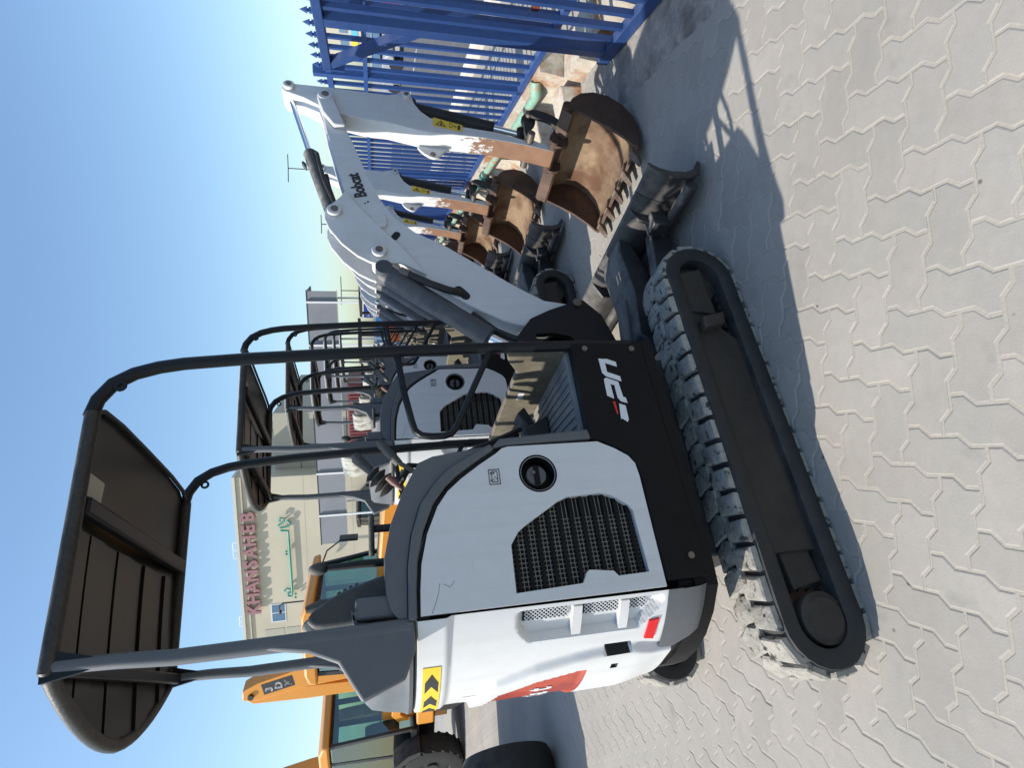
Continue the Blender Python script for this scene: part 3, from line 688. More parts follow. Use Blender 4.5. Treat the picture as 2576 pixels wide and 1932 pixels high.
    # ---- roll-over frame
    for y in (-.452, .452):
        s = 1 if y > 0 else -1
        MB().tube([(.417, y, .56), (.417, y, .80), (.412, y, 1.10), (.405, y, 1.36), (.396, y, 1.62), (.382, y, 1.90), (.366, y, 2.10), (.354, y, 2.17), (.333, y, 2.235), (.298, y, 2.288), (.245, y, 2.320), (.19, y, 2.330)], .0205, 14).build('front_post', ROPS, root)
        MB().ring((.283, y + .014 * s, 2.262), 'y', .009, .018, .006, 14).build('lashing_eye', ROPS, root)
        MB().tube([(-.484, y, 2.30), (-.487, y, 2.15), (-.495, y, 2.02), (-.494, y, 1.75), (-.490, y, 1.43)], [.017, .019, .020, .022, .0235], 14).build('rear_post', GREY, root)
        MB().py([(-.468, 1.42), (-.475, 1.82), (-.505, 1.82), (-.525, 1.70), (-.56, 1.622), (-.62, 1.585), (-.66, 1.56), (-.62, 1.45), (-.55, 1.42)], y - .02, y + .02).build('post_gusset', GREY, root, bevel=.008)
        MB().py([(-.44, 2.315), (-.52, 2.305), (-.50, 2.20), (-.47, 2.20), (-.455, 2.26)], y - .012, y + .012).build('roof_bracket', ROPS, root)
    lp = [(.402, 1.437), (.254, 1.420), (.135, 1.398), (.098, 1.388), (.081, 1.368), (.076, 1.335), (.076, 1.296), (.083, 1.272), (.100, 1.256), (.139, 1.235), (.247, 1.183), (.408, 1.101)]
    MB().tube([(x, -.452, z) for x, z in lp], .0115, 10).build('grab_rail', ROPS, root)
    MB().tube([(x, .452, z) for x, z in lp], .0115, 10).build('grab_rail', ROPS, root)
    # ---- canopy roof
    YE = .456
    plan = [(.20, -YE), (.235, -.39), (.25, -.25), (.255, 0), (.25, .25), (.235, .39), (.20, YE), (-.49, YE)] + [(-.49 - .185 * (1 - abs(k_ / 9) ** 1.8), YE * k_ / 9) for k_ in range(8, -9, -1)] + [(-.49, -YE)]
    def rz(x, y): return 2.343 - .036 * max(0, (.05 - x) / .55) ** 1.6 - .012 * max(0, (x - .05) / .2) ** 2 + .012 * (1 - (y / YE) ** 2)
    rim = [(x, y, rz(x, y) - .012 * 1) for x, y in plan]
    mb = MB(); P = rim[6:] + rim[:1]; n = 12; rr = .020
    # wrapped rim pipe
    mb.tube([p for p in P], rr, n)
    rf = empty('canopy_roof'); rf.parent = root
    mb.build('roof_rim', RIM, rf)
    def sheet(zoff, name, mat, inner=.0):
        mb = MB(); k = len(plan); N_ = 8
        vs = [(-.16, 0, rz(-.16, 0) + zoff)]
        for a in range(1, N_ + 1):
            s = a / N_
            for x, y in plan: vs.append((-.16 + (x + .16) * s, y * s, rz(-.16 + (x + .16) * s, y * s) + zoff * (1 if a < N_ else .3)))
        fs = [(0, 1 + i, 1 + (i + 1) % k) for i in range(k)]
        for a in range(N_ - 1): fs += [(1 + a * k + i, 1 + (a + 1) * k + i, 1 + (a + 1) * k + (i + 1) % k, 1 + a * k + (i + 1) % k) for i in range(k)]
        return mb.add(vs, fs).build(name, mat, rf)
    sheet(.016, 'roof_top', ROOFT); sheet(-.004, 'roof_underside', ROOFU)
    MB().tube(rim[:7], .008, 8).build('roof_lip', ROPS, rf)
    # underside strips behind the cross member
    ys = [-.42, -.325, -.225, -.115, .0, .11, .215, .305, .375, .43]
    for i in range(len(ys) - 1):
        a, b = ys[i] + .004, ys[i + 1] - .004; x0 = -.13; nn = 8; mb = MB(); dz = .006 * (i % 2); ye = max(abs(a), abs(b))
        xe = lambda y_: -.49 - .175 * max(0, 1 - (abs(y_) / YE) ** 1.8)
        for q in range(nn):
            P_ = []
            for (u_, y_) in ((q, a), (q + 1, a), (q + 1, b), (q, b)): P_.append((x0 + (xe(y_) - x0) * u_ / nn, y_))
            mb.hexa([(x, y, rz(x, ye) - .018 - dz) for x, y in P_] + [(x, y, rz(x, ye) - .006) for x, y in P_])
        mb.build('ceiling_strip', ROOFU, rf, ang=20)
    MB().box(-.100, -.050, -.44, .44, 2.288, 2.322).build('cross_member', ROPS, rf, bevel=.008)
    MB().box(-.508, -.472, -.44, .44, 2.255, 2.292).build('cross_member', ROPS, rf, bevel=.006)
    MB().box(-.035, .03, -.43, -.31, 2.318, 2.326).build('label', STICK, rf, smooth=False)
    # ---- seat, levers, consoles
    st = empty('seat'); st.parent = root
    MB().py(smooth_poly([(-.36, 1.30), (-.02, 1.22), (.03, 1.14), (-.02, 1.08), (-.36, 1.12)], 2), -.22, .22).build('seat_cushion', SEATM, st, bevel=.02)
    MB().py(smooth_poly([(-.33, 1.22), (-.28, 1.40), (-.33, 1.62), (-.40, 1.74), (-.45, 1.72), (-.43, 1.5), (-.41, 1.22)], 2), -.22, .22).build('seat_back', SEATM, st, bevel=.03, seg=3)
    MB().py(smooth_poly([(-.36, 1.50), (-.345, 1.60), (-.385, 1.71), (-.42, 1.765), (-.47, 1.73), (-.45, 1.55)], 1), -.16, .18).build('seat_wrap', PLAST, st, bevel=.02)
    MB().tube([(-.20, .10, 1.45), (-.197, .10, 1.58), (-.201, .10, 1.70)], [.016, .015, .012], 10).build('control_lever', HOSE, root)
    MB().ball((-.202, .10, 1.735), .024, 12, 1.5).build('lever_knob', BOOT, root)
    MB().hexa([(-.21, -.13, 1.528), (-.075, -.13, 1.528), (-.075, -.07, 1.528), (-.21, -.07, 1.528), (-.215, -.125, 1.548), (-.072, -.125, 1.548), (-.072, -.075, 1.548), (-.215, -.075, 1.548)]).build('arm_rest', BOOT, root, bevel=.008)
    MB().tube([(-.12, -.10, 1.40), (-.12, -.10, 1.53)], .014, 8).build('arm_rest_stem', HOSE, root)
    # right joystick with boot
    js = empty('joystick'); js.parent = root
    MB().tube([(.035, -.20, 1.512), (.060, -.20, 1.535), (.088, -.20, 1.562), (.110, -.20, 1.582), (.126, -.20, 1.592)], [.013, .015, .018, .021, .012], 12).build('grip', BOOT, js)
    mb = MB()
    for q, (x, z, r) in enumerate([(.045, 1.525, .034), (.030, 1.508, .040), (.012, 1.490, .044), (-.004, 1.472, .046)]): mb.tube([(x + .010, -.20, z + .011), (x + .003, -.20, z + .003), (x - .004, -.20, z - .004)], [r * .55, r, r * .6], 14)
    mb.build('boot', BOOT, js)
    MB().tube([(.018, -.25, 1.478), (.0, -.25, 1.46), (-.032, -.25, 1.430)], [.011, .013, .004], 10).build('red_stop', REDB, js)
    MB().tube([(.148, -.26, 1.508), (.135, -.26, 1.495), (.10, -.26, 1.468), (.060, -.26, 1.437)], [.010, .0175, .0165, .014], 12).build('throttle_grip', BOOT, root)
    MB().tube([(.066, -.26, 1.441), (.020, -.26, 1.375)], .0085, 8).build('throttle_lever', BOOT, root)
    js2 = empty('joystick'); js2.parent = root
    MB().tube([(-.34, .02, 1.66), (-.342, .02, 1.72), (-.352, .02, 1.765)], [.016, .020, .012], 12).build('grip', BOOT, js2)
    mb = MB()
    for q in range(4): mb.tube([(-.33 + q * .004, .02, 1.66 - q * .02), (-.33 + q * .004, .02, 1.65 - q * .02)], [.026 + q * .004, .030 + q * .004], 12)
    mb.build('boot', HOSE, js2)
    # ---- swing bracket
    plate = [(.47, .44), (.50, .62), (.66, .80), (.705, .87), (.735, .868), (.82, .80), (.87, .70), (.905, .605), (.93, .575), (.938, .545), (.925, .515), (.84, .44), (.70, .40), (.55, .40)]
    for y0, y1 in ((-.05, -.02), (.14, .17)):
        holed(plate, [[(.60, .60), (.66, .70), (.715, .79), (.735, .785), (.74, .70), (.72, .62), (.66, .575)]], y0, y1).build('swing_plate', ROPS, root)
        holed(plate, [[(.60, .60), (.66, .70), (.715, .79), (.735, .785), (.74, .70), (.72, .62), (.66, .575)]], y1, y0).build('swing_plate', ROPS, root)
    MB().py([(.72, .42), (.80, .46), (.84, .52), (.80, .56), (.74, .54), (.70, .47)], -.02, .14).build('swing_casting', ROPS, root, bevel=.01)
    for k in range(4):
        y = .0 + k * .035
        MB().tube([(.44, y, .62 + .03 * k), (.52, y, .70 + .02 * k), (.62, y, .72), (.72, y * .8 + .01, .80), (.80, y * .7 + .02, .95 + .02 * k), (.90, .02 + y * .6, 1.06)], .011, 8).build('hose', HOSE, root)
    MB().cyl((.66, -.052, .805), (.66, .172, .805), .020, 12).build('ram_pin', PIN, root)
    MB().box(.42, .62, -.06, .18, .40, .60).build('swing_post', DARK, root, bevel=.01)
    MB().cyl((.91, -.062, .555), (.91, .18, .555), .022, 14).build('boom_foot_pin', PIN, root)
    # ---- boom
    bm_ = empty('boom'); bm_.parent = root
    boom = [(2.385, 1.770), (2.348, 1.790), (2.300, 1.788), (2.211, 1.762), (2.064, 1.738), (1.829, 1.688), (1.697, 1.659), (1.627, 1.641), (1.57, 1.60), (1.47, 1.56), (1.36, 1.47), (1.27, 1.40), (1.165, 1.33), (1.100, 1.275), (1.018, 1.191), (.928, 1.067), (.843, .917), (.805, .80), (.800, .70), (.850, .575), (.895, .530), (.935, .545), (.950, .62), (.963, .698), (1.046, .826), (1.174, .997), (1.305, 1.17), (1.378, 1.303), (1.471, 1.399), (1.594, 1.468), (1.761, 1.53), (1.978, 1.594), (2.244, 1.682), (2.330, 1.700), (2.375, 1.720)]
    MB().py(boom, .0, .118).build('boom_beam', WHITE, bm_, bevel=.006)
    lug = [(1.627, 1.641), (1.585, 1.66), (1.541, 1.695), (1.505, 1.728), (1.477, 1.736), (1.43, 1.735), (1.37, 1.715), (1.279, 1.657), (1.203, 1.582), (1.168, 1.525), (1.154, 1.482), (1.160, 1.44), (1.170, 1.385), (1.10, 1.262), (1.25, 1.36), (1.40, 1.48), (1.52, 1.57)]
    for y0, y1 in ((-.016, -.001), (.119, .134)): MB().py(lug, y0, y1).build('boom_cheek', WHITE, bm_, bevel=.004)
    for x, z, r in ((2.337, 1.748, .040), (1.479, 1.688, .036), (1.229, 1.481, .036)):
        MB().cyl((x, -.036, z), (x, .154, z), r, 20).build('pin_boss', WHITE, bm_, bevel=.004)
        MB().cyl((x, -.040, z), (x, .158, z), r * .5, 14).build('pin', PIN, bm_)
    MB().py([(2.30, 1.70), (2.345, 1.702), (2.38, 1.735), (2.372, 1.775), (2.33, 1.792), (2.20, 1.758), (2.10, 1.70), (2.10, 1.64)], -.03, -.001).build('boom_fork', WHITE, bm_, bevel=.006)
    MB().py([(1.391, 1.526), (1.453, 1.512), (1.475, 1.444), (1.42, 1.437), (1.40, 1.445), (1.378, 1.50)], -.014, .0).build('hose_clip', WHITE, bm_, bevel=.004)
    MB().py(capsule((1.338, 1.405), (1.357, 1.393), .017, .017), -.003, .001).build('slot', DARK, bm_, smooth=False)
    text_obj('lettering', 'Bobcat', .086, basis((1.606, -.0022, 1.534), (.158, 0, .042), (-.042, 0, .158)), INK, bm_, .001, .70, .0026)
    MB().box(1.565, 1.575, -.002, 0, 1.525, 1.533).build('paint_chip', INK, bm_); MB().box(1.555, 1.562, -.002, 0, 1.54, 1.546).build('paint_chip', INK, bm_)
    MB().tube([(1.10, -.02, 1.36), (1.03, -.03, 1.25), (1.00, -.025, 1.17), (1.00, -.01, 1.12), (.99, .02, 1.08)], .018, 10).build('hose', HOSE, bm_)
    MB().tube([(1.115, -.015, 1.385), (1.09, -.02, 1.345)], .022, 10).build('hose_fitting', PIN, bm_)
    MB().py(capsule((.985, 1.085), (1.02, 1.115), .022, .022), -.003, .001).build('slot', DARK, bm_, smooth=False)
    # ---- cylinders
    def ram(name, p0, p1, p2, rb, rr, y, mat):
        c = empty(name); c.parent = root
        P = lambda p: (p[0], y, p[1]); d = Vector((p1[0] - p0[0], 0, p1[1] - p0[1])).normalized()
        q = Vector(P(p1))
        MB().tube([P(p0), tuple(q - d * .012), tuple(q - d * .01), tuple(q)], [rb, rb, rb * 1.06, rb * .9], 18).build('barrel', mat, c)
        MB().cyl(P(p1), P(p2), rr, 16).build('rod', CHROME, c)
        MB().cyl((p0[0], y - .05, p0[1]), (p0[0], y + .05, p0[1]), rb * .8, 14).build('eye', mat, c); MB().cyl((p2[0], y - .035, p2[1]), (p2[0], y + .035, p2[1]), rr * 1.5, 14).build('eye', mat, c)
        return c
    ram('boom_cylinder', (1.135, 1.462), (.760, .985), (.640, .79), .050, .027, .025, CYL)
    ac = ram('arm_cylinder', (1.479, 1.690), (1.970, 1.828), (2.415, 1.944), .034, .015, .06, CYLD)
    MB().tube([(1.56, .02, 1.69), (1.72, .015, 1.745), (1.86, .015, 1.775), (1.92, .02, 1.785), (1.955, .04, 1.80)], .011, 8).build('hose', HOSE, ac)
    MB().tube([(1.56, .08, 1.68), (1.75, .09, 1.73), (1.84, .09, 1.745)], .014, 8).build('hose', HOSE, ac)
    MB().py([(1.845, 1.842), (1.885, 1.865), (1.895, 1.858), (1.875, 1.84)], .05, .075).build('cylinder_lug', CYLD, ac)
    bc = ram('bucket_cylinder', (2.405, 1.272), (2.285, .785), (2.245, .625), .036, .019, .06, HOSE)
    # ---- arm
    am = empty('arm'); am.parent = root
    arm = [(2.385, 1.965), (2.41, 1.984), (2.445, 1.978), (2.462, 1.950), (2.458, 1.90), (2.455, 1.755), (2.440, 1.531), (2.432, 1.407), (2.452, 1.340), (2.450, 1.29), (2.430, 1.268), (2.379, 1.258), (2.311, 1.223), (2.262, 1.174), (2.205, .997), (2.178, .782), (2.132, .633), (2.105, .47), (2.075, .445), (2.045, .458), (2.052, .497), (2.085, .627), (2.124, .896), (2.135, 1.171), (2.149, 1.253), (2.192, 1.414), (2.205, 1.554), (2.235, 1.66), (2.26, 1.745), (2.300, 1.80), (2.345, 1.865), (2.370, 1.925)]
    MB().py(arm, .004, .122).build('arm_beam', WORN, am, bevel=.004)
    for x, z, r in ((2.425, 1.945, .030), (2.425, 1.300, .026)):
        MB().cyl((x, -.018, z), (x, .145, z), r, 18).build('pin_boss', WHITE, am, bevel=.003); MB().cyl((x, -.022, z), (x, .149, z), r * .5, 12).build('pin', PIN, am)
    MB().py(smooth_poly([(2.150, 1.255), (2.09, 1.225), (2.045, 1.165), (2.055, 1.125), (2.10, 1.10), (2.14, 1.05), (2.16, 1.06)], 1), .105, .122).build('arm_lug', WHITE, am, bevel=.003)
    MB().cyl((2.075, .100, 1.160), (2.075, .128, 1.160), .016, 12).build('pin', PIN, am)
    sk_ = MB().py([(2.263, 1.155), (2.213, .987), (2.157, .997), (2.193, 1.160)], .0015, .0035).build('warning_sticker', YEL, am, smooth=False)
    def frm(poly, w): 
        c = [sum(p[k] for p in poly) / len(poly) for k in (0, 1)]; inn = [tuple(p[k] + (c[k] - p[k]) * w for k in (0, 1)) for p in poly]; n = len(poly); mb = MB()
        for i in range(n): mb.py([poly[i], poly[(i + 1) % n], inn[(i + 1) % n], inn[i]], -.0002, .0012)
        return mb
    A, B, Cc, D = Vector((2.263, 1.155)), Vector((2.213, .987)), Vector((2.157, .997)), Vector((2.193, 1.160))
    bl_ = lambda u, v: tuple((A * (1 - u) + B * u) * (1 - v) + (D * (1 - u) + Cc * u) * v)
    frm([bl_(.08, .85), bl_(.45, .85), bl_(.27, .15)], .25).build('print', INK, sk_, smooth=False)
    MB().py([bl_(.24, .75), bl_(.32, .75), bl_(.29, .4), bl_(.26, .4)], -.0002, .0012).build('print', INK, sk_, smooth=False)
    frm([bl_(.55, .2), bl_(.66, .2), bl_(.66, .75), bl_(.55, .75)], .2).build('print', INK, sk_, smooth=False)
    MB().py([bl_(.69, .45), bl_(.80, .45), bl_(.80, .55), bl_(.69, .55)], -.0002, .0012).build('print', INK, sk_, smooth=False)
    MB().py([bl_(.84, .2), bl_(.93, .2), bl_(.93, .85), bl_(.84, .85)], -.0002, .0012).build('print', INK, sk_, smooth=False)
    # ---- bucket linkage
    lk = empty('bucket_link'); lk.parent = root
    for y in (-.022, .142):
        MB().py(smooth_poly([(2.275, .640), (2.33, .600), (2.335, .555), (2.285, .545), (2.23, .555), (2.185, .59), (2.13, .58), (2.10, .59), (2.10, .62), (2.15, .635), (2.22, .625)], 1), y - .012, y + .012).build('side_link', HOSE, lk, bevel=.004)
        MB().py(smooth_poly([(2.250, .565), (2.30, .60), (2.33, .56), (2.300, .465), (2.237, .395), (2.165, .378), (2.150, .415), (2.20, .45), (2.235, .50)], 1), y - .030 * (1 if y < 0 else -1) - .010, y - .030 * (1 if y < 0 else -1) + .010).build('bucket_bar', HOSE, lk, bevel=.004)
    for x, z in ((2.29, .588), (2.185, .405), (2.115, .60)): MB().cyl((x, -.06, z), (x, .18, z), .022, 14).build('pin', PIN, lk)
    # ---- bucket
    bk = empty('bucket'); bk.parent = root
    yb0, yb1 = -.205, .455
    outer = [(1.862, .060), (1.93, .030), (2.02, .018), (2.12, .030), (2.215, .075), (2.285, .15), (2.305, .235), (2.285, .315), (2.235, .375), (2.175, .412)]
    innr = [(1.872, .072), (1.935, .043), (2.02, .031), (2.113, .042), (2.204, .086), (2.271, .155), (2.290, .236), (2.271, .309), (2.226, .364), (2.170, .398)]
    k = len(outer); mb = MB()
    for P_, flip, idx in ((outer, 0, 0), (innr, 1, 1)):
        mb.mi = idx; mb.add([(x, y, z) for y in (yb0, yb1) for x, z in P_], [(i, i + 1, k + i + 1, k + i) for i in range(k - 1)])
    mb.mi = 0; mb.add([(x, y, z) for y in (yb0, yb1) for x, z in (outer[0], innr[0])], [(0, 1, 3, 2)])
    mb.build('bucket_shell', [RUST, RUSTI], bk, fix=False)
    side = outer + [(2.150, .415), (2.125, .375), (2.075, .295), (2.01, .205), (1.93, .125), (1.875, .085)]
    for ya, yb_ in ((yb0 - .014, yb0), (yb1, yb1 + .014)): MB().py(side, ya, yb_).build('bucket_side', RUST, bk)
    MB().cyl((2.165, yb0 - .016, .412), (2.165, yb1 + .016, .412), .034, 18).build('top_tube', RUST, bk)
    MB().py([(2.165, .43), (2.105, .385), (2.10, .40), (2.15, .45)], yb0, yb1).build('top_lip', RUST, bk)
    for y in (-.03, .15):
        MB().py(smooth_poly([(2.03, .44), (2.07, .49), (2.12, .49), (2.19, .44), (2.23, .42), (2.25, .37), (2.15, .37), (2.05, .38)], 1), y - .009, y + .009).build('bucket_ear', RUST, bk)
    MB().cyl((2.075, -.05, .462), (2.075, .17, .462), .026, 16).build('bucket_pin', RUST, bk)
    for q in range(5):
        y = yb0 + .045 + q * (yb1 - yb0 - .09) / 4
        t_ = MB().hexa([(1.94, y - .028, .030), (1.94, y + .028, .030), (1.855, y + .024, .044), (1.855, y - .024, .044), (1.94, y - .026, .062), (1.94, y + .026, .062), (1.86, y + .022, .086), (1.86, y - .022, .086)]).build('tooth_adapter', RUSTI, bk, bevel=.003)
        MB().hexa([(1.875, y - .025, .042), (1.875, y + .025, .042), (1.785, y + .017, .040), (1.785, y - .017, .040), (1.875, y - .025, .088), (1.875, y + .025, .088), (1.782, y + .015, .048), (1.782, y - .015, .048)]).build('tooth', TOOTH, bk, bevel=.003)
    return root
exc = make_excavator()
index_kids()
exn = [((0, 0), 'nearest white mini excavator in full view, black canopy frame, white tail with hazard sticker'),
       ((.31, 1.98), 'second white mini excavator in the row, seen through the nearest one\'s open cab'),
       ((.50, 3.80), 'third white mini excavator in the row, its rusty bucket beyond the second bucket'),
       ((.62, 5.80), 'fourth white mini excavator in the row, only canopy, boom and bucket showing'),
       ((.86, 7.75), 'fifth white mini excavator in the row, mostly hidden behind nearer booms'),
       ((1.05, 9.70), 'sixth white mini excavator in the row, a small canopy far down the line'),
       ((1.25, 11.7), 'seventh and farthest white mini excavator at the end of the row')]
for i, (d, lab) in enumerate(exn):
    o = exc if i == 0 else copy_tree(exc)
    o.location = (MO.x + d[0], MO.y + d[1], 0)
    if i: o.rotation_euler.z = MYAW + R([0, .6, -.8, .5, -.4, .8, 0][i])
    tag(o, lab, 'excavator', 'white mini excavators parked in a row')
# ------------------------------------------------------------------ fence, gate, low wall, pipe
fence = empty('steel_fence', fp(0)); fence.rotation_euler = (0, 0, R(85))
tag(fence, 'blue steel bar fence with spiked tops standing on the low wall', 'fence')
def fb(name, s0, s1, d0, d1, z0, z1, mat, par, bevel=0):
    return MB().box(s0, s1, d0, d1, z0, z1).build(name, mat, par, bevel=bevel, smooth=False)
bar_me = {}
def bar(par, s, z0, z1, mat, r=.013, spike=True):
    key = (round(z0, 3), round(z1, 3), spike, mat.name)
    if key not in bar_me:
        mb = MB().box(-r, r, -r, r, z0, z1 - (.055 if spike else 0))
        if spike: mb.box(-.007, .007, -.007, .007, z1 - .055, z1 - .045); mb.add([(-.015, -.015, z1 - .045), (.015, -.015, z1 - .045), (.015, .015, z1 - .045), (-.015, .015, z1 - .045), (0, 0, z1)], [(3, 2, 1, 0), (0, 1, 4), (1, 2, 4), (2, 3, 4), (3, 0, 4)])
        t = mb.build('bar', mat, smooth=False); bar_me[key] = t.data; bpy.data.objects.remove(t)
    o = bpy.data.objects.new('bar', bar_me[key]); COL.objects.link(o); o.parent = par; o.location = (s, 0, 0)
FS1 = 20.0
n = int((FS1 + 1.6) / .139)
for k in range(n):
    s = -1.6 + k * .139
    if s < 12 or k % 2 == 0: bar(fence, s, .385, 1.90, BLUED)
fb('top_rail', -1.8, FS1, -.020, .020, 1.775, 1.815, BLUED, fence); fb('middle_rail', -1.8, FS1, .014, .034, 1.52, 1.55, BLUED, fence); fb('bottom_rail', -1.8, FS1, -.025, .030, .345, .385, BLUED, fence)
for s in (-1.5, 1.0, 3.5, 6.0, 8.5, 11, 13.5, 16, 18.5): fb('post', s - .03, s + .03, -.03, .03, .34, 1.905, BLUED, fence)
wall = empty('low_wall', fp(0)); wall.rotation_euler = (0, 0, R(85))
tag(wall, 'low stained plaster wall carrying the blue fence', 'wall')
MB().px([(-.18, -.02), (.17, -.02), (.10, .12), (.075, .26), (.07, .335), (-.12, .335)], .52, FS1).build('wall_body', PLASTER, wall)
MB().px([(-.16, -.02), (.13, -.02), (.12, .10), (.11, .16), (-.16, .16)], -1.9, .50).build('wall_foot', PLASTER, wall)
# the concrete stop block beside the gate
blk = empty('concrete_block', fp(.62, .25, 0), R(85)); tag(blk, 'rust stained concrete block at the foot of the gate stile', 'block')
MB().hexa([(-.14, -.10, 0), (.12, -.10, 0), (.14, .14, 0), (-.12, .14, 0), (-.13, -.09, .20), (.10, -.09, .19), (.10, .06, .16), (-.12, .06, .17)]).build('block_body', PLASTER, blk, bevel=.015)
pp = empty('water_pipe', fp(0)); pp.rotation_euler = (0, 0, R(85)); tag(pp, 'peeling green water pipe running along the low wall', 'pipe')
MB().tube([(.78, .125, .285), (1.6, .127, .283), (FS1, .13, .28)], .036, 16).build('pipe_run', PIPEG, pp)
MB().tube([(.70, .06, .315), (.72, .085, .310), (.76, .115, .295), (.80, .125, .286)], .040, 16).build('elbow', PIPEG, pp)
for s in (3.0, 3.35, 6.4, 9.7): MB().ring((s, .127, .282), 'x', .035, .050, .06, 18).build('pipe_clamp', pmat('teal_clamp', (.05, .16, .14), .6) if s < 3.1 else bpy.data.materials['teal_clamp'], pp)
for s in (2.2, 3.2, 4.3, 5.6, 7.2, 9): MB().box(s - .04, s + .04, .06, .16, .02, .24).build('bracket', JBLK, pp, smooth=False)
gate = empty('sliding_gate', gp(0), R(85)); tag(gate, 'blue sliding steel gate with diagonal brace, cut off by the frame', 'gate')
fb('bottom_rail', -2.6, .02, -.03, .03, .045, .115, BLUE, gate, .004); fb('stile', -.135, -.06, -.03, .03, .117, 1.74, BLUE, gate, .004)
fb('top_rail', -2.6, .47, -.028, .028, 1.741, 1.792, BLUE, gate, .004)
for k in range(17):
    s = -.225 - k * .139
    fb('bar', s - .016, s + .016, -.016, .016, .117, 1.739, BLUE, gate)
MB().hexa([(-.058, -.025, 1.30), (-.058, -.025, 1.21), (-.058, .025, 1.21), (-.058, .025, 1.30), (.38, -.025, 1.739), (.454, -.025, 1.739), (.454, .025, 1.739), (.38, .025, 1.739)]).build('brace', BLUE, gate, smooth=False)
fb('end_plate', .455, .475, -.03, .03, 1.66, 1.80, BLUE, gate)
fb('guide_strip', -2.5, -.28, -.055, -.035, .60, .64, pmat('rusty_strip', (.16, .04, .03), .7), gate)
# ------------------------------------------------------------------ backhoe loaders
def wheel(par, x, y, r, w, name='wheel'):
    wl = empty(name, (x, y, r)); wl.parent = par
    pr = [(-.5, .55), (-.5, .80), (-.46, .92), (-.30, .98), (.30, .98), (.46, .92), (.5, .80), (.5, .55), (.40, .52), (-.40, .52)]; n = 36; mb = MB()
    mb.add([(q[1] * r * math.cos(2 * math.pi * k / n), q[0] * w, q[1] * r * math.sin(2 * math.pi * k / n)) for q in pr for k in range(n)], [(a * n + k, a * n + (k + 1) % n, ((a + 1) % len(pr)) * n + (k + 1) % n, ((a + 1) % len(pr)) * n + k) for a in range(len(pr)) for k in range(n)])
    mb.build('tyre', TYRE, wl)
    mb = MB()
    for k in range(22):
        for sg in (-1, 1):
            a = 2 * math.pi * (k + .25 * sg) / 22; b = a + .10 * sg; c = lambda an, y, rr: (math.cos(an) * rr, y, math.sin(an) * rr)
            mb.hexa([c(a - .04, .02 * sg * w, r * .965), c(a + .04, .02 * sg * w, r * .965), c(b + .16 * sg + .04, .46 * sg * w, r * .93), c(b + .16 * sg - .04, .46 * sg * w, r * .93), c(a - .03, .02 * sg * w, r), c(a + .03, .02 * sg * w, r), c(b + .16 * sg + .03, .46 * sg * w, r * .975), c(b + .16 * sg - .03, .46 * sg * w, r * .975)])
    if name != 'front_wheel': mb.build('tread', TYRE, wl)
    mb = MB(); mb.ring((0, 0, 0), 'y', .12 * r, .56 * r, w * .5); mb.cyl((0, -.32 * w, 0), (0, .32 * w, 0), .18 * r); mb.build('rim', JBLK, wl)
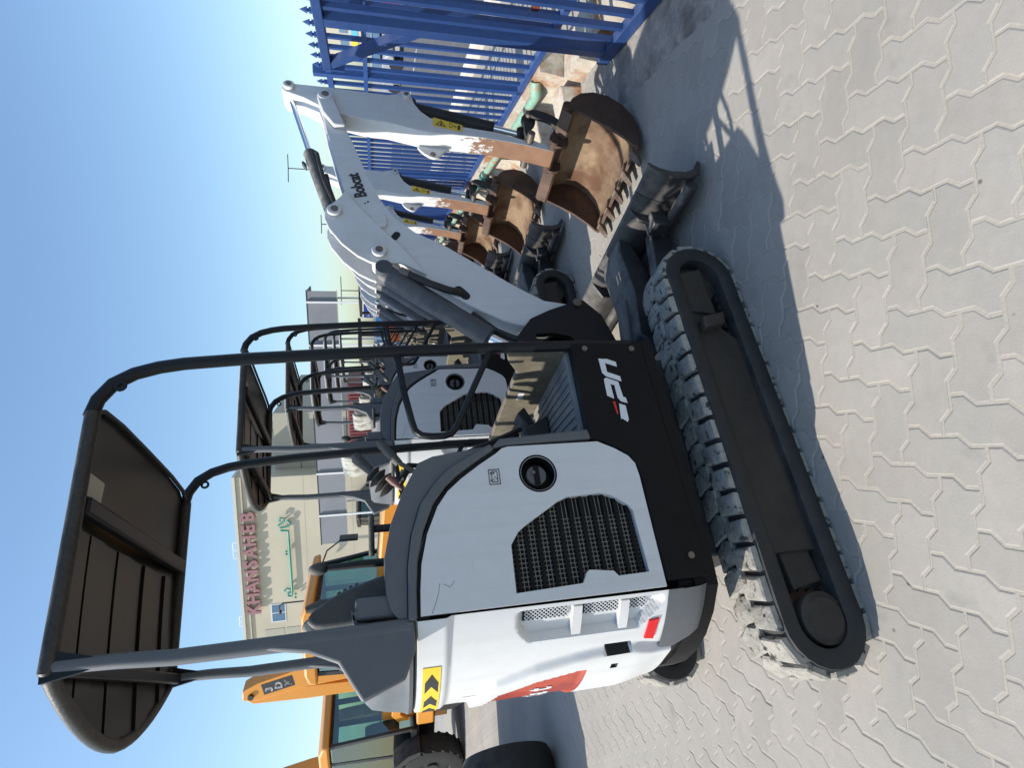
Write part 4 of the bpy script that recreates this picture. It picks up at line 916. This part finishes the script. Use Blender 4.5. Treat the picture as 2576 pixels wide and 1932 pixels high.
def make_backhoe(loc, rz, paint, glass, mark, name='backhoe_loader', roof=None, loader=True):
    t = empty(name, loc, rz)
    for s in (-1, 1):
        wheel(t, 2.15, s * .86, .43, .32, 'front_wheel'); wheel(t, 0, s * .84, .66, .44, 'rear_wheel')
    MB().box(-.7, 2.3, -.32, .32, .55, .95).build('chassis', JBLK, t, bevel=.02)
    MB().py([(.85, .95), (2.55, .95), (2.62, 1.15), (2.58, 1.42), (2.2, 1.50), (.85, 1.62)], -.42, .42).build('bonnet', paint, t, bevel=.05)
    MB().box(2.60, 2.64, -.33, .33, .98, 1.36).build('radiator_grille', JBLK, t, bevel=.02)
    MB().box(1.85, 2.45, -.60, .60, .50, .62).build('front_axle', paint, t, bevel=.02)
    for s in (-1, 1): 
        MB().py([(-.62, .95), (-.45, 1.25), (-.1, 1.42), (.35, 1.40), (.62, 1.15), (.72, .9), (.6, .9), (.5, 1.1), (.3, 1.30), (-.1, 1.32), (-.4, 1.15), (-.5, .95)], s * .60, s * 1.06).build('mudguard', JBLK, t)
        if loader: MB().py([(.95, 1.30), (1.15, 1.42), (2.1, 1.30), (2.9, .80), (3.0, .55), (2.86, .5), (2.75, .72), (2.02, 1.16), (1.15, 1.25), (1.0, 1.1)], s * .50 - .05, s * .50 + .05).build('loader_arm', paint, t, bevel=.01)
        MB().cyl((1.2, s * .50, 1.05), (1.9, s * .50, .95), .05).build('lift_cylinder', JBLK, t)
        MB().box(1.05, 1.6, s * .45, s * .74, .62, .95).build('side_tank', paint, t, bevel=.03)
    if loader: MB().py([(2.85, .15), (3.55, .10), (3.60, .14), (3.0, .22), (2.90, .42), (2.94, .75), (3.12, .92), (3.08, .97), (2.86, .82), (2.78, .5)], -1.08, 1.08).build('loader_bucket', paint, t)
    cb = empty('cab'); cb.parent = t
    x0, x1, zb, zr = -.62, .92, 1.02, 2.62
    for s in (-1, 1):
        for xb, xt in ((x0, x0 + .06), (.16, .16), (x1, x1 - .26)):
            MB().hexa([(xb - .035, s * .70 - .03, zb), (xb + .035, s * .70 - .03, zb), (xb + .035, s * .70 + .03, zb), (xb - .035, s * .70 + .03, zb), (xt - .035, s * .64 - .03, zr), (xt + .035, s * .64 - .03, zr), (xt + .035, s * .64 + .03, zr), (xt - .035, s * .64 + .03, zr)]).build('pillar', JBLK, cb, smooth=False)
        MB().add([(x0 + .05, s * .715, zb + .05), (x1 - .05, s * .715, zb + .05), (x1 - .29, s * .665, zr - .05), (x0 + .11, s * .665, zr - .05), (x0 + .05, s * .708, zb + .05), (x1 - .05, s * .708, zb + .05), (x1 - .29, s * .658, zr - .05), (x0 + .11, s * .658, zr - .05)], [(0, 1, 2, 3), (7, 6, 5, 4)]).build('side_window', glass, cb, smooth=False, fix=False)
        MB().box(x0, x1, s * .66, s * .73, .95, 1.05).build('sill', JBLK, cb)
    MB().add([(x1 + .002, -.67, zb + .05), (x1 + .002, .67, zb + .05), (x1 - .258, .61, zr - .05), (x1 - .258, -.61, zr - .05)], [(0, 1, 2, 3)]).build('windscreen', glass, cb, smooth=False, fix=False)
    MB().add([(x0 - .002, -.67, zb + .45), (x0 - .002, .67, zb + .45), (x0 + .058, .61, zr - .05), (x0 + .058, -.61, zr - .05)], [(3, 2, 1, 0)]).build('rear_window', glass, cb, smooth=False, fix=False)
    MB().py([(x0 - .10, 2.60), (x0 - .06, 2.74), (x0 + .1, 2.80), (x1 - .35, 2.80), (x1 - .12, 2.72), (x1 - .08, 2.60)], -.76, .76).build('roof', roof or paint, cb, bevel=.04)
    MB().box(x0 + .02, x1 - .28, -.62, .62, 2.54, 2.598).build('headliner', JBLK, cb)
    MB().box(x0, x1, -.69, .69, .90, 1.0).build('cab_floor', JBLK, cb)
    MB().py(smooth_poly([(-.15, 1.25), (.25, 1.28), (.30, 1.38), (-.05, 1.42), (-.12, 1.95), (-.25, 1.98), (-.28, 1.3)], 1), -.24, .24).build('operator_seat', SEATM, cb, bevel=.02)
    MB().tube([(.62, 0, 1.0), (.50, 0, 1.62)], .04).build('steering_column', JBLK, cb); MB().ring((.48, 0, 1.64), 'z', .17, .20, .03).build('steering_wheel', JBLK, cb)
    MB().tube([(.68, .66, 2.58), (.85, .80, 2.5), (1.02, .92, 2.2)], .014, 6).build('mirror_arm', JBLK, cb); MB().box(.98, 1.03, .84, 1.02, 1.95, 2.28).build('mirror', JBLK, cb, bevel=.01)
    # excavator end, folded up
    MB().box(-1.05, -.62, -1.0, 1.0, .55, 1.0).build('rear_frame', paint, t, bevel=.02)
    bo = empty('rear_boom'); bo.parent = t
    MB().py([(-1.0, 1.0), (-.9, 1.3), (-.92, 2.4), (-1.00, 3.1), (-1.16, 3.70), (-1.30, 3.95), (-1.50, 3.96), (-1.52, 3.70), (-1.38, 3.0), (-1.32, 2.2), (-1.28, 1.1)], .02, .30).build('boom_beam', paint, bo, bevel=.015)
    MB().py([(-1.52, 3.92), (-1.38, 3.8), (-1.40, 2.6), (-1.44, 1.3), (-1.62, 1.25), (-1.66, 1.5), (-1.66, 2.9), (-1.62, 3.8)], .06, .26).build('dipper', paint, bo, bevel=.012)
    MB().py([(-1.40, 1.35), (-1.35, .9), (-1.45, .55), (-1.75, .45), (-1.95, .65), (-1.85, .75), (-1.65, .75), (-1.62, 1.25)], -.20, .52).build('bucket', JBLK, bo, bevel=.01)
    for s in (-1, 1): MB().box(-1.1, -.9, s * .95 - .08, s * .95 + .08, .12, 1.35).build('stabiliser', paint, t, bevel=.01)
    MB().cyl((-1.42, -.02, 3.82), (-1.42, .34, 3.82), .05).build('boom_pin', JBLK, bo)
    if mark:
        pl = MB().py([(-1.08, 3.12), (-1.20, 3.64), (-1.42, 3.60), (-1.30, 3.08)], .300, .3035).build('name_plate', JBLK, bo, smooth=False); MB().py([(-1.08, 3.12), (-1.20, 3.64), (-1.42, 3.60), (-1.30, 3.08)], .0205, .018).build('name_plate', JBLK, bo, smooth=False)
    return t
B0 = make_backhoe((-5.70, 6.02, 0), R(-45), JYEL, GLASS, False, loader=False)
tag(B0, 'backhoe almost wholly outside the left edge, only its black front tyre showing', 'backhoe', 'yellow backhoe loaders')
B1 = make_backhoe((-7.2, 12.3, 0), math.atan2(-.43, .90), JYEL, GLASS, True)
tag(B1, 'yellow backhoe loader at the left edge, cab with large pale windows above the tyre', 'backhoe', 'yellow backhoe loaders')
B2 = make_backhoe((-4.0, 10.4, 0), math.atan2(-.25, .95), JYEL, GLASS, True)
tag(B2, 'yellow backhoe loader behind the nearest excavator\'s seat, raised rear boom marked 3DX', 'backhoe', 'yellow backhoe loaders')
CATY = pmat('dull_yellow', (.55, .30, .04), .45, dust=.3)
B3 = make_backhoe((-6.4, 31.0, 0), R(-60), CATY, GLASSG, False, roof=JBLK)
tag(B3, 'small distant yellow loader with black-framed green glass cab by the building', 'loader')
for k_, c_ in enumerate('3DX'):
    text_obj('lettering', c_, .17, basis((-1.37 + k_ * .035, -.0 + .019, 3.46 - k_ * .160), (1, 0, 0), (0, 0, 1)), PRINTW, B2, .001, 1.15, .006)
# ------------------------------------------------------------------ building with the sign
BD = Vector((math.cos(R(169)), math.sin(R(169)), 0)); BN = Vector((-BD.y, BD.x, 0)) * -1
BN = Vector((BD.y, -BD.x, 0)); BN = BN if BN.y < 0 else -BN
BP = Vector((-6.53, 31.33, 0))
bld = empty('office_building', BP, R(169)); tag(bld, 'large cream rendered building with flat parapet and pink letters', 'building')
# local: x along facade (to the left), y towards away/near: facade faces +y or -y
sgn = 1 if (Matrix.Rotation(R(169), 3, 'Z') @ Vector((0, 1, 0))).dot(BN) > 0 else -1
def bb(name, x0, x1, d0, d1, z0, z1, mat, par, bevel=0): return MB().box(x0, x1, sgn * d0, sgn * d1, z0, z1).build(name, mat, par, bevel=bevel, smooth=False)
bb('wall', -2.15, 6.98, -14, 0, 0, 8.35, WALLM, bld); bb('parapet', -2.25, 7.06, -14, .08, 8.35, 8.62, WALLM, bld); bb('coping', -2.3, 7.12, -14.1, .16, 8.62, 8.76, PALE, bld)
for z_ in (3.0, 5.4): bb('wall_joint', -2.15, 6.98, -.01, .004, z_, z_ + .025, WALLD, bld)
bb('side_wall', -5.2, -2.16, -13, -1.2, 0, 6.9, WALLD, bld)  # return face, its shade painted in with the darker wall colour
for z in (3.2, 4.4, 5.6): bb('side_wall_joint', -5.2, -2.16, -1.202, -1.19, z, z + .03, JBLK, bld)
w = bb('window', 4.9, 5.95, -.05, .02, 6.62, 7.36, WFR, bld)
bb('pane', 4.95, 5.40, -.02, .026, 6.67, 7.31, WIN, w); bb('pane', 5.45, 5.90, -.02, .026, 6.67, 7.31, WIN, w)
for z0, z1 in ((6.75, 7.72), (5.65, 6.66)): bb('vent_panel', 6.35, 6.95, -.03, .015, z0, z1, WALLD, bld)
bb('roof_unit', .6, 1.1, -2.5, -2, 8.76, 9.3, PALE, bld); bb('roof_unit', 6.3, 6.8, -2.5, -2, 8.76, 9.2, PALE, bld)
def rail(x0, x1, z0, z1):
    mb = MB()
    for x in (x0, (x0 + x1) / 2, x1): mb.box(x - .02, x + .02, sgn * -1.02, sgn * -.98, z0, z1)
    mb.box(x0, x1, sgn * -1.02, sgn * -.98, z1 - .04, z1); mb.build('roof_rail', WFR, bld)
rail(1.7, 2.6, 8.76, 9.25); rail(6.0, 6.6, 8.76, 9.2)
sg = empty('letter_sign', BP, R(169)); tag(sg, 'row of pink raised capital letters below the building parapet', 'sign')
Xr = Matrix.Rotation(R(169), 3, 'Z')
xs = 5.30; word = 'KHANSAHEB'; tot = 5.30 + .50; step = tot / 9
for i, c in enumerate(word):
    M = basis((xs - (i + .5) * step, sgn * .17, 7.84), (-1, 0, 0), (0, 0, 1))
    me = text_mesh(c, .88, .055, .98, .032, align='CENTER'); me.transform(M); me.materials.clear(); me.materials.append(PINK); link('letter', me, sg)
ar = empty('script_sign', BP, R(169)); tag(ar, 'long green Arabic script sign on the cream building wall', 'sign')
def stroke(pts, r, name='letter'):
    mb = MB(); mb.tube([(x, sgn * .16, z) for x, z in pts], r, 8); 
    for p in (pts[0], pts[-1]): mb.ball((p[0], sgn * .16, p[1]), r, 8)
    mb.build(name, TEAL, ar)
base = 6.20
stroke([(4.2, base + .02), (3.2, base + .03), (2.2, base + .04), (1.2, base + .05), (.75, base + .05), (.72, base + .38)], .06)
stroke([(4.2, base + .02), (4.45, base + .06), (4.42, base + .24), (4.25, base + .22), (4.2, base + .04)], .055)
stroke([(4.05, base + .10), (3.98, base + .28), (4.12, base + .40)], .045)
stroke([(.56, base + .42), (.50, base + .02), (.33, base - .05), (.20, base + .05)], .055)
stroke([(.42, base + .50), (.20, base + .22), (.06, base + .20), (.0, base + .40), (.18, base + .44)], .05)
for x, z in ((2.05, base + .20), (1.90, base + .20), (4.55, base - .12), (4.35, base - .13)): 
    mb = MB().ball((x, sgn * .16, z), .065, 8); mb.build('dot', TEAL, ar)
lm = empty('wall_lamp', BP, R(169)); tag(lm, 'slim curved lamp post standing before the office window', 'lamp')
MB().tube([(4.2, sgn * 1.2, 0), (4.2, sgn * 1.2, 6.5), (4.35, sgn * 1.2, 6.72), (4.6, sgn * 1.2, 6.72)], .04, 8).build('lamp_arm', JBLK, lm); MB().ball((4.68, sgn * 1.2, 6.68), .12, 10, .6).build('lamp_head', JBLK, lm)
# ------------------------------------------------------------------ shade canopy in front of it
AP = Vector((-1.15, 23.97, 0)); aw = empty('shade_canopy', AP, R(163)); tag(aw, 'long grey sheet fascia of a shade canopy on slim white posts', 'canopy')
s2 = 1 if (Matrix.Rotation(R(163), 3, 'Z') @ Vector((0, 1, 0))).y < 0 else -1
def ab(name, x0, x1, d0, d1, z0, z1, mat, par=aw): return MB().box(x0, x1, s2 * d0, s2 * d1, z0, z1).build(name, mat, par, smooth=False)
edges = [-5.08, -4.65, -2.98, -.3, 2.44, 4.38, 5.80]
for a, b in zip(edges, edges[1:]): ab('fascia_panel', a + .02, b - .02, -.05, 0, 2.97, 4.05, AWN)
ab('top_trim', -5.10, 5.82, -.06, .012, 4.05, 4.08, JBLK); ab('bottom_trim', -5.10, 5.82, -.06, .012, 2.945, 2.97, WALLD); ab('roof_sheet', -5.1, 5.82, -1.2, -.06, 4.0, 4.04, AWN)
for x in (-4.65, -2.98, 2.44, 4.38):
    ab('post', x - .035, x + .035, .03, .09, 0, 4.09, WFR); ab('post', x - .035, x + .035, -1.15, -1.09, 0, 3.99, WFR)
# ------------------------------------------------------------------ things far behind the row
ct = empty('shipping_container', (-1.9, 21.5, 0), R(163)); tag(ct, 'maroon shipping container under the grey shade canopy', 'container')
MB().box(-2.4, .8, -.9, .9, .05, 2.55).build('container_body', MAROON, ct, bevel=.02)
mb = MB()
for k in range(26): mb.box(-2.35 + k * .12, -2.29 + k * .12, -.93, -.9, .12, 2.5); mb.box(-2.35 + k * .12, -2.29 + k * .12, .9, .93, .12, 2.5)
tag(mb.build('corrugation', MAROON, ct, smooth=False), kind='stuff')
rs = empty('road_sign', (5.2, 39.6, 0)); tag(rs, 'blue road sign with white 60 standing past the boom', 'sign')
MB().box(-.45, .45, 0, .05, 1.72, 2.35).build('sign_board', SBLUE, rs, smooth=False); MB().cyl((.3, .08, 0), (.3, .08, 2.3), .04).build('sign_post', WFR, rs)
text_obj('lettering', '60', .34, basis((-.40, -.012, 1.95), (1, 0, 0), (0, 0, 1)), PRINTW, rs, .003); text_obj('lettering', '---', .3, basis((.02, -.012, 2.02), (1, 0, 0), (0, 0, 1)), PRINTW, rs, .003); MB().box(-.38, .38, -.012, 0, 1.78, 1.86).build('print', PRINTW, rs, smooth=False)
lb = empty('kiosk', (4.0, 36.0, 0)); tag(lb, 'light blue and white kiosk far behind the row', 'kiosk')
MB().box(-1.1, .55, 0, 2, 0, 1.55).build('kiosk_wall', LBLUE, lb, smooth=False); MB().box(-1.15, .6, -.05, 2.05, 1.55, 1.72).build('kiosk_roof', WFR, lb, smooth=False)
for k in range(4): MB().box(-1.0 + k * .38, -.78 + k * .38, -.02, 0, .4, 1.2).build('window', WIN, lb, smooth=False)
lf = empty('boom_lift', (4.0, 27.0, 0)); tag(lf, 'red boom lift with striped lattice arm behind the far booms', 'boom lift')
MB().box(-1.0, .3, -.6, .6, .35, .9).build('lift_base', REDM, lf, bevel=.04)
for s in (-1, 1):
    for x in (-.8, .1): MB().cyl((x, s * .55, .35), (x, s * .75, .35), .33, 18).build('wheel', TYRE, lf)
for k in range(4): MB().hexa([(-.7, -.3 + k * .2, .95), (-.6, -.3 + k * .2, .90), (-.6, -.2 + k * .2, .90), (-.7, -.2 + k * .2, .95), (.75, -.3 + k * .2, 2.25), (.85, -.3 + k * .2, 2.20), (.85, -.2 + k * .2, 2.20), (.75, -.2 + k * .2, 2.25)]).build('boom_rail', REDM if k % 2 == 0 else WFR, lf, smooth=False)
def skid(loc, rz, mat, lab):
    t = empty('skid_loader', loc, rz); tag(t, lab, 'loader', 'small loaders behind the row')
    for s in (-1, 1):
        for x in (-.45, .45): wheel(t, x, s * .62, .38, .25)
        MB().py([(-.9, 1.1), (-.7, 1.35), (.6, 1.05), (1.25, .45), (1.15, .38), (.5, .9), (-.7, 1.15)], s * .62 - .06, s * .62 + .06).build('lift_arm', mat, t)
    MB().py([(-.95, .35), (.7, .35), (.85, .6), (.5, .9), (-.3, 1.0), (-.95, 1.15)], -.48, .48).build('body', mat, t, bevel=.03)
    for x in (-.35, .45):
        for s in (-1, 1): MB().box(x - .03, x + .03, s * .42 - .03, s * .42 + .03, .9, 1.95).build('cab_post', JBLK, t)
    MB().box(-.45, .55, -.5, .5, 1.95, 2.03).build('cab_roof', JBLK, t); MB().py([(1.1, .1), (1.8, .08), (1.2, .25), (1.15, .7), (1.05, .7)], -.8, .8).build('bucket', STEEL, t)
    return t
skid((1.3, 17.0, 0), R(20), ORNG, 'orange skid loader far behind the excavator row'); skid((2.9, 18.6, 0), R(25), REDM, 'red skid loader behind the far end of the excavator row'); skid((.1, 19.0, 0), R(15), ORNG, 'second orange skid loader, left of the first, by the maroon container')
for (x, y, h, w_, lab) in ((20.7, 56.3, 9.2, 1.3, 'tall thin T-shaped street light left of the boom cylinder'), (16.0, 57.8, 6.5, .9, 'thin T-shaped street light just above the boom elbow'), (9.8, 59.2, 4.9, 1.4, 'crooked antenna mast beside the end of the shade canopy')):
    p = empty('street_light', (x, y, 0)); tag(p, lab, 'street light')
    MB().tube([(0, 0, 0), (0, 0, h)], [.07, .045], 8).build('mast', STEEL, p); MB().tube([(-w_, 0, h + .02), (0, 0, h), (w_, 0, h + .02)], .045, 6).build('cross_arm', STEEL, p)
# ------------------------------------------------------------------ beyond the fence: road, parked cars, low buildings
rd = MB().add([fp(-30, -2.2, -.006), fp(-30, -13, -.006), fp(120, -13, -.006), fp(120, -2.2, -.006)], [(0, 1, 2, 3)]).build('road', ASPH, smooth=False); tag(rd, 'grey asphalt road beyond the blue fence', 'road', kind='structure')
lnm = pmat('road_paint', (.65, .64, .6), .8)
for k in range(26):
    s = -6 + k * 3.2; MB().add([fp(s, -7.5, -.002), fp(s, -7.62, -.002), fp(s + 1.6, -7.62, -.002), fp(s + 1.6, -7.5, -.002)], [(0, 1, 2, 3)]).build('lane_mark', lnm, rd, smooth=False)
kb = empty('kerb', fp(0), R(85)); tag(kb, 'pale kerb along the road beyond the fence', 'kerb', kind='structure')
for k in range(40): MB().box(-4 + k * 1.0, -3.02 + k * 1.0, -2.2, -2.0, -.02, .12).build('kerb_stone', PALE, kb, bevel=.01)
def car(s, d, mat, lab, rev=False):
    q = fp(s, d); t = empty('parked_car', q, R(85 + (180 if rev else 0))); tag(t, lab, 'car', 'cars parked across the road')
    MB().py(smooth_poly([(-2.1, .35), (-2.15, .75), (-1.9, .92), (-1.2, .98), (1.0, .95), (1.9, .82), (2.15, .6), (2.1, .35)], 1), -.85, .85).build('body', mat, t, bevel=.05)
    c = MB().py(smooth_poly([(-1.75, .93), (-1.25, 1.40), (-.3, 1.48), (.35, 1.42), (1.05, .95)], 1), -.72, .72).build('cabin', WIN, t, bevel=.05)
    MB().py([(-1.15, 1.40), (-.3, 1.50), (.3, 1.44), (-.3, 1.47)], -.70, .70).build('roof', mat, t)
    for x in (-1.3, 1.3):
        for s_ in (-1, 1): MB().cyl((x, s_ * .70, .32), (x, s_ * .88, .32), .32, 18).build('wheel', TYRE, t)
for k, (s, m_, lab) in enumerate(((3.0, CARW, 'white car parked across the road, nearest the gate'), (8.5, CARG, 'silver car parked across the road, behind the nearer fence bars'), (14.2, CARW, 'white car parked across the road, second white one along'), (20, REDM, 'red car parked far along the road'), (26, CARG, 'silver car parked farthest along the road'))): car(s, -11.5, m_, lab)
for k, (s, d, wd, h, mt, lab) in enumerate(((-4, -24, 14, 4.6, PALE, 'low pale shop block beyond the road, nearest the right edge'), (12, -25, 12, 5.4, WALLM, 'cream low block beyond the road, second from the right edge'), (26, -26, 15, 4.2, PALE, 'pale long block beyond the road, third from the right edge'), (44, -27, 16, 5.8, WALLD, 'tan block beyond the road, farthest along'))):
    q = fp(s, d); t = empty('roadside_building', q, R(85)); tag(t, lab, 'building', 'low buildings across the road')
    MB().box(0, wd, -6, 0, 0, h).build('wall', mt, t, smooth=False); MB().box(-.1, wd + .1, -6.1, .1, h, h + .25).build('parapet', WFR, t, smooth=False)
    for i in range(int(wd / 2.4)):
        MB().box(.5 + i * 2.4, 2.2 + i * 2.4, 0, .03, .1, 2.3).build('shop_front', WIN, t, smooth=False); MB().box(.5 + i * 2.4, 2.3 + i * 2.4, 0, .06, 2.6, 3.2).build('shop_sign', [REDM, PRINTW, LBLUE, YEL, PRINTW][(i + k) % 5], t, smooth=False)
        if h > 4.5: MB().box(.8 + i * 2.4, 1.9 + i * 2.4, 0, .03, 3.5, 4.3).build('window', WIN, t, smooth=False)
